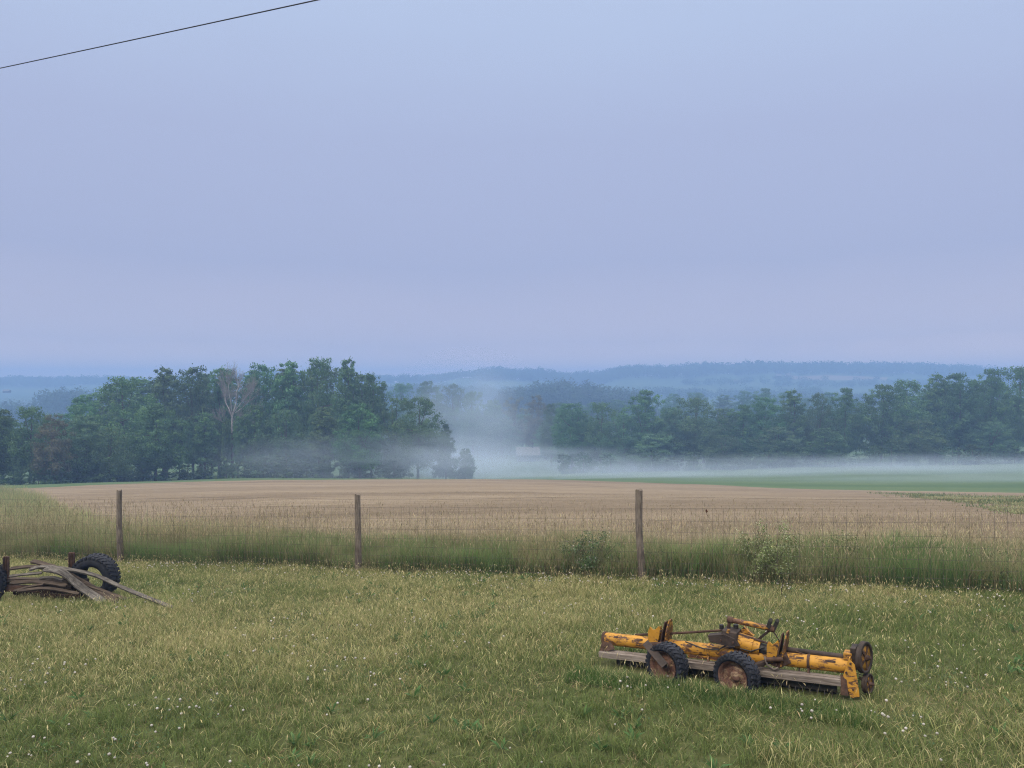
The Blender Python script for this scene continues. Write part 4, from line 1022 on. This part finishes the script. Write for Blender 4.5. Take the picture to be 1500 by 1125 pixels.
limb([(340, 612, 0), (342, 603, 0), (347, 590, -.3), (347, 575, -.3), (350, 566, -.2), (347, 553, 0), (346, 541, 0)], .15, .04, 16)
limb([(340, 612, 0), (335, 600, .3), (328, 588, .6), (328, 572, .6), (326, 555, .6)], .12, .03, 12)
limb([(340, 606, 0), (340, 590, -.6), (338, 578, -.8), (336, 560, -.6)], .10, .03, 12)
limb([(343, 603, 0), (352, 590, .5), (360, 580, .8), (368, 568, 1)], .09, .03, 12)
limb([(340, 625, 0), (350, 615, -.6), (360, 612, -.8), (372, 607, -1)], .10, .02, 12)
limb([(344, 605, 0), (356, 598, -.8), (366, 590, -1.2), (376, 572, -1.5)], .07, .02, 10)
limb([(340, 631, 0), (350, 629, .6), (362, 626, .9)], .07, .02, 8)
limb([(339, 628, 0), (330, 620, -.5), (324, 614, -.8)], .06, .02, 8)
m_ = mb; mb = bk; limb([(340, 660, 0), (352, 657, -.5), (372, 655, -1.0)], .07, .02, 8); mb = m_
bk.build('lower_trunk', MAT['bark'], dead); mb.build('trunk', MAT['pale_bark'], dead); tw.build('twigs', MAT['twig'], dead)

# far woods as masses
def forest(name, label, entries, leaf=1.5, per=150, colour=(.045, .075, .032)):
    """entries: (x, y, height, width)"""
    E = np.array(entries); n = len(E); N_ = n * per
    i = np.repeat(np.arange(n), per)
    dr = rng.normal(size=(N_, 3)); dr /= np.linalg.norm(dr, axis=1)[:, None]
    rad = rng.uniform(.62, 1.0, N_) * (1 + .18 * np.sin(dr[:, 0] * 5 + i) * np.cos(dr[:, 2] * 4 + i * 2))
    z0 = hz(E[:, 0], E[:, 1])
    P = np.stack([E[i, 0] + dr[:, 0] * rad * E[i, 3] / 2, E[i, 1] + dr[:, 1] * rad * E[i, 3] / 2, z0[i] + E[i, 2] * .5 + dr[:, 2] * rad * E[i, 2] / 2], -1)
    V, Fc, C = cards(P, dr + rng.normal(0, .35, (N_, 3)), rng.uniform(.7, 1.3, N_) * leaf, np.array(colour) * rng.uniform(.7, 1.3, n)[i][:, None] * rng.uniform(.8, 1.2, (N_, 1)))
    o = link(name, npmesh(name, V, Fc, MAT['crown'], C)); tag(o, label, 'woodland', kind='stuff'); return o
def row(px0, px1, d0, d1, n, h0, h1):
    out = []
    for k in range(n):
        d = random.uniform(d0, d1); px = random.uniform(px0, px1); out.append(((px - 750) / F * d, d, random.uniform(h0, h1), random.uniform(12, 20)))
    return out
random.seed(5)
forest('far_wood', 'dusky wooded dome beyond the misty gap in the centre', row(735, 940, 560, 640, 260, 17, 25) + row(560, 1000, 470, 560, 240, 10, 15), 1.6, 170)
forest('far_wood', 'blue wood layer behind the centre clump left of the dome', row(540, 800, 800, 900, 230, 16, 21), 1.9, 130)
forest('far_wood', 'far blue wooded ridge running along the right horizon', row(700, 1640, 1240, 1380, 1300, 14, 22), 2.6, 80)
forest('far_wood', 'blue wood strips in the fields below the right horizon ridge', row(880, 1200, 900, 960, 110, 9, 15) + row(1120, 1420, 780, 860, 120, 8, 12) + row(1000, 1500, 1100, 1180, 130, 6, 10), 2.0, 90)
forest('far_wood', 'faint blue wood on the far left horizon', row(-140, 740, 1280, 1380, 900, 10, 17), 2.6, 80)
forest('far_wood', 'blue rounded wood behind the left edge trees', row(55, 150, 560, 620, 45, 17, 22) + row(-120, 40, 540, 600, 50, 12, 18) + row(30, 70, 520, 560, 12, 9, 13) + row(-60, 180, 700, 760, 50, 12, 18) + row(85, 320, 880, 960, 120, 14, 19), 1.6, 160)
# pale far field strips on the ridge slope
def field_strip(name, px0, px1, d0, d1, mat):
    P = np.linspace(px0, px1, 30); Dd = np.linspace(d0, d1, 8)
    U_, D_ = np.meshgrid((P - 750) / F, Dd); X = U_ * D_; Z = hz(X, D_) + .3; k = 30
    I, J = np.meshgrid(np.arange(7), np.arange(29), indexing='ij'); q = (I * k + J).ravel()
    o = link(name, npmesh(name, np.stack([X, D_, Z], -1).reshape(-1, 3), np.stack([q, q+1, q+k+1, q+k], -1), mat, smooth=True)); tag(o, kind='structure')
field_strip('far_tan_field', 1150, 1300, 1185, 1235, MAT['crop'])
field_strip('far_tan_field', -40, 110, 640, 690, MAT['crop'])
# houses
def house(px, base, d, wpx, hpx, label, roofh=.45, chimney=False, rot=0):
    x = (px - 750) / F * d; z = hz1(x, d); w = wpx / F * d; h = hpx / F * d; dp = w * .6
    zz = EYE - (base - 562.5) / F * d; z = max(z, zz - 3) if zz > z + 4 else z
    t = thing('house', label, 'house', (x, d, z), rot)
    wh = h * (1 - roofh)
    m = MB(); m.box((0, 0, wh / 2), (w, dp, wh)); m.build('wall', MAT['wall'], t)
    m = MB(); e = w * .04; rh = h * roofh
    m.add([(-w/2 - e, -dp/2 - e, wh), (w/2 + e, -dp/2 - e, wh), (w/2 + e, dp/2 + e, wh), (-w/2 - e, dp/2 + e, wh), (-w/2 - e, 0, wh + rh), (w/2 + e, 0, wh + rh)], [(0, 1, 5, 4), (2, 3, 4, 5), (0, 4, 3), (1, 2, 5), (3, 2, 1, 0)])
    r = m.build('roof', MAT['roof'], t)
    if chimney:
        m = MB(); m.box((w * .22, 0, wh + rh * 1.05), (w * .07, w * .07, rh * .7)); m.box((w * .22, 0, wh + rh * 1.42), (w * .09, w * .09, rh * .1)); m.build('chimney', MAT['wall'], r)
    for fx in (-.32, 0, .32):
        m = MB(); m.box((fx * w, -dp / 2 - .02, wh * .5), (w * .1, .08, wh * .34)); m.build('window', MAT['glass'], t)
    return t
house(773, 664, 268, 32, 21, 'small pale roofed house with a chimney in the misty gap', .55, True, R(6))
house(1140, 562, 1190, 8, 6, 'left white farmhouse of the pair on the far ridge slope')
house(1155, 562, 1195, 6, 7, 'right white farmhouse of the pair on the far ridge slope')
house(1078, 562, 1150, 5, 6, 'single white farmhouse left of the pair on the far slope')
house(998, 570, 960, 6, 4, 'low white building below the far ridge near the centre right')
house(10, 571, 760, 9, 5, 'white farm building near the left edge in blue haze')

# ------------------------------------------------------------------ mist banks
def mist(c, rad, dens, label, seed, nscale=2.2, flat=False, rot=0, col=(.60, .70, .86)):
    m, nt, out = newmat('mist')
    o_ = objc(nt)
    ln = nt.nodes.new('ShaderNodeVectorMath'); ln.operation = 'LENGTH'; L(nt, o_, ln.inputs[0])
    fall = nt.nodes.new('ShaderNodeMapRange'); fall.interpolation_type = 'SMOOTHERSTEP'
    L(nt, ln.outputs['Value'], fall.inputs[0])
    for i_, v_ in ((1, 1.0), (2, .25), (3, 0), (4, 1)): fall.inputs[i_].default_value = v_
    mp = nt.nodes.new('ShaderNodeMapping'); mp.inputs['Location'].default_value = (seed * 3.1, seed * 1.7, 0); L(nt, o_, mp.inputs[0])
    nz = noise(nt, mp.outputs[0], nscale, 3, .55, .4)
    k = nt.nodes.new('ShaderNodeMapRange'); L(nt, nz, k.inputs[0])
    for i_, v_ in ((1, .36), (2, .68), (3, .12), (4, 1.6)): k.inputs[i_].default_value = v_
    de = math2(nt, 'MULTIPLY', math2(nt, 'MULTIPLY', fall.outputs[0], k.outputs[0]), dens)
    v = nt.nodes.new('ShaderNodeVolumePrincipled'); v.inputs['Color'].default_value = (*col, 1)
    L(nt, de, v.inputs['Density']); L(nt, v.outputs[0], out.inputs['Volume'])
    import bmesh
    me = bpy.data.meshes.new('mist_bank'); bm = bmesh.new(); bmesh.ops.create_icosphere(bm, subdivisions=3, radius=1.04); bm.to_mesh(me); bm.free(); me.materials.append(m)
    o = link('mist_bank', me); o.location = c; o.scale = rad; o.rotation_euler = (0, 0, rot)
    return tag(o, label, 'mist', kind='stuff')
def mp_(px, d, up): x = (px - 750) / F * d; return (x, d, hz1(x, d) + up)
mist(mp_(790, 190, 1.5), (66, 44, 7.0), .026, 'bright low mist lying in the gap between the two woods', 1)
mist(mp_(1130, 150, 0.3), (74, 26, 4.0), .028, 'long flat mist ribbon over the green field below the right wood', 2, 1.6)
mist(mp_(1480, 140, .0), (60, 26, 4.0), .024, 'thin mist sheet over the green field at the right edge', 3, 1.5)
mist(mp_(555, 134, 3.0), (38, 12, 6.5), .030, 'thin smoky mist at the foot of the left wood near its right end', 4, 2.0)
mist(mp_(688, 205, 13), (23, 18, 20), .027, 'pale mist plume rising behind the small pointed tree', 5, 1.8)
mist(mp_(770, 228, 8), (44, 26, 15), .006, 'faint mist around the small house in the gap', 6, 1.6)
mist(mp_(1370, 112, -.2), (62, 20, 2.6), .020, 'thinnest near edge of the mist spreading over the green field at right', 9, 1.4)
mist(mp_(662, 141, 3.0), (18, 8, 8.0), .055, 'pale mist veiling the low trees at the right end of the left wood', 8, 1.6)
mist(mp_(40, 640, 6), (50, 70, 14), .006, 'faint pale mist between the far woods at the left', 7, 1.8)

# ------------------------------------------------------------------ haze
m, nt, out = newmat('haze')
v = nt.nodes.new('ShaderNodeVolumePrincipled'); v.inputs['Color'].default_value = (.275, .445, .80, 1); v.inputs['Density'].default_value = .00118; v.inputs['Anisotropy'].default_value = 0
L(nt, v.outputs[0], out.inputs['Volume'])
mb = MB(); mb.box((0, 0, 0), (3800, 3300, 82)); o = mb.build('haze', m, None, 0, (0, 150, -4)); tag(o, 'thin blue morning haze filling the air over the fields', 'haze', kind='stuff')

# ------------------------------------------------------------------ light
w = bpy.data.worlds.new("World"); sc.world = w; w.use_nodes = True; nt = w.node_tree; nt.nodes.clear()
out = nt.nodes.new('ShaderNodeOutputWorld')
SE, SR = R(38), R(215)
sky = nt.nodes.new('ShaderNodeTexSky'); sky.sky_type = 'NISHITA'; sky.sun_disc = False; sky.sun_elevation = SE; sky.sun_rotation = SR; sky.air_density = 1.2; sky.dust_density = 3
b1 = nt.nodes.new('ShaderNodeBackground'); b1.inputs[1].default_value = .05; L(nt, sky.outputs[0], b1.inputs[0])
tcd = nt.nodes.new('ShaderNodeTexCoord'); sep = nt.nodes.new('ShaderNodeSeparateXYZ'); L(nt, tcd.outputs['Generated'], sep.inputs[0])
nz = noise(nt, mapping(nt, tcd.outputs['Generated'], (1.1, 1.1, 3.2)), 1.6, 4, .5, .6)
zz = math2(nt, 'ADD', sep.outputs['Z'], math2(nt, 'MULTIPLY', math2(nt, 'SUBTRACT', nz, .5), .07))
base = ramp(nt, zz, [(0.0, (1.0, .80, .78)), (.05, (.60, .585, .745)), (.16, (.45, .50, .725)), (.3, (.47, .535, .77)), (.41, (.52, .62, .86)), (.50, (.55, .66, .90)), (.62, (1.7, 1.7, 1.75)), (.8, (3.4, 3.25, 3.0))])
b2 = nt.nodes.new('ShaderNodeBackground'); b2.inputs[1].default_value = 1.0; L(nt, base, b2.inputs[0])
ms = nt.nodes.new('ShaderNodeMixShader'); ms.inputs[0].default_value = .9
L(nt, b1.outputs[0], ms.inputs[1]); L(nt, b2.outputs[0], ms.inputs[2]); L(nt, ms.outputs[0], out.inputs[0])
sd = bpy.data.lights.new('sun', 'SUN'); sd.energy = 2.0; sd.angle = R(18); sd.color = (1, .87, .68)
so = bpy.data.objects.new('sun', sd); COL.objects.link(so)
so.rotation_euler = (R(90) - SE, 0, R(180) - SR + R(0)); 
sv = Vector((math.sin(SR) * math.cos(SE), math.cos(SR) * math.cos(SE), math.sin(SE)))
so.rotation_euler = sv.to_track_quat('Z', 'Y').to_euler()

# ------------------------------------------------------------------ camera
cd = bpy.data.cameras.new('camera'); cd.sensor_width = 36; cd.lens = 36 * F / 1500; cd.clip_start = .05; cd.clip_end = 20000
co = bpy.data.objects.new('camera', cd); COL.objects.link(co); co.location = (0, 0, EYE); co.rotation_euler = (R(90), 0, 0); sc.camera = co
sc.view_settings.view_transform = 'Standard'; sc.view_settings.look = 'None'; sc.view_settings.exposure = 0; sc.view_settings.gamma = 1
cy = sc.cycles
cy.use_denoising = True; cy.pixel_filter_type = 'BLACKMAN_HARRIS'; cy.filter_width = 1.15
try: cy.denoiser = 'OPENIMAGEDENOISE'; cy.denoising_input_passes = 'RGB_ALBEDO_NORMAL'; cy.denoising_prefilter = 'NONE'
except Exception: pass
cy.max_bounces = 6; cy.diffuse_bounces = 3; cy.glossy_bounces = 2; cy.transmission_bounces = 3; cy.volume_bounces = 2; cy.transparent_max_bounces = 8
cy.caustics_reflective = False; cy.caustics_refractive = False
cy.use_adaptive_sampling = True; cy.adaptive_threshold = .015
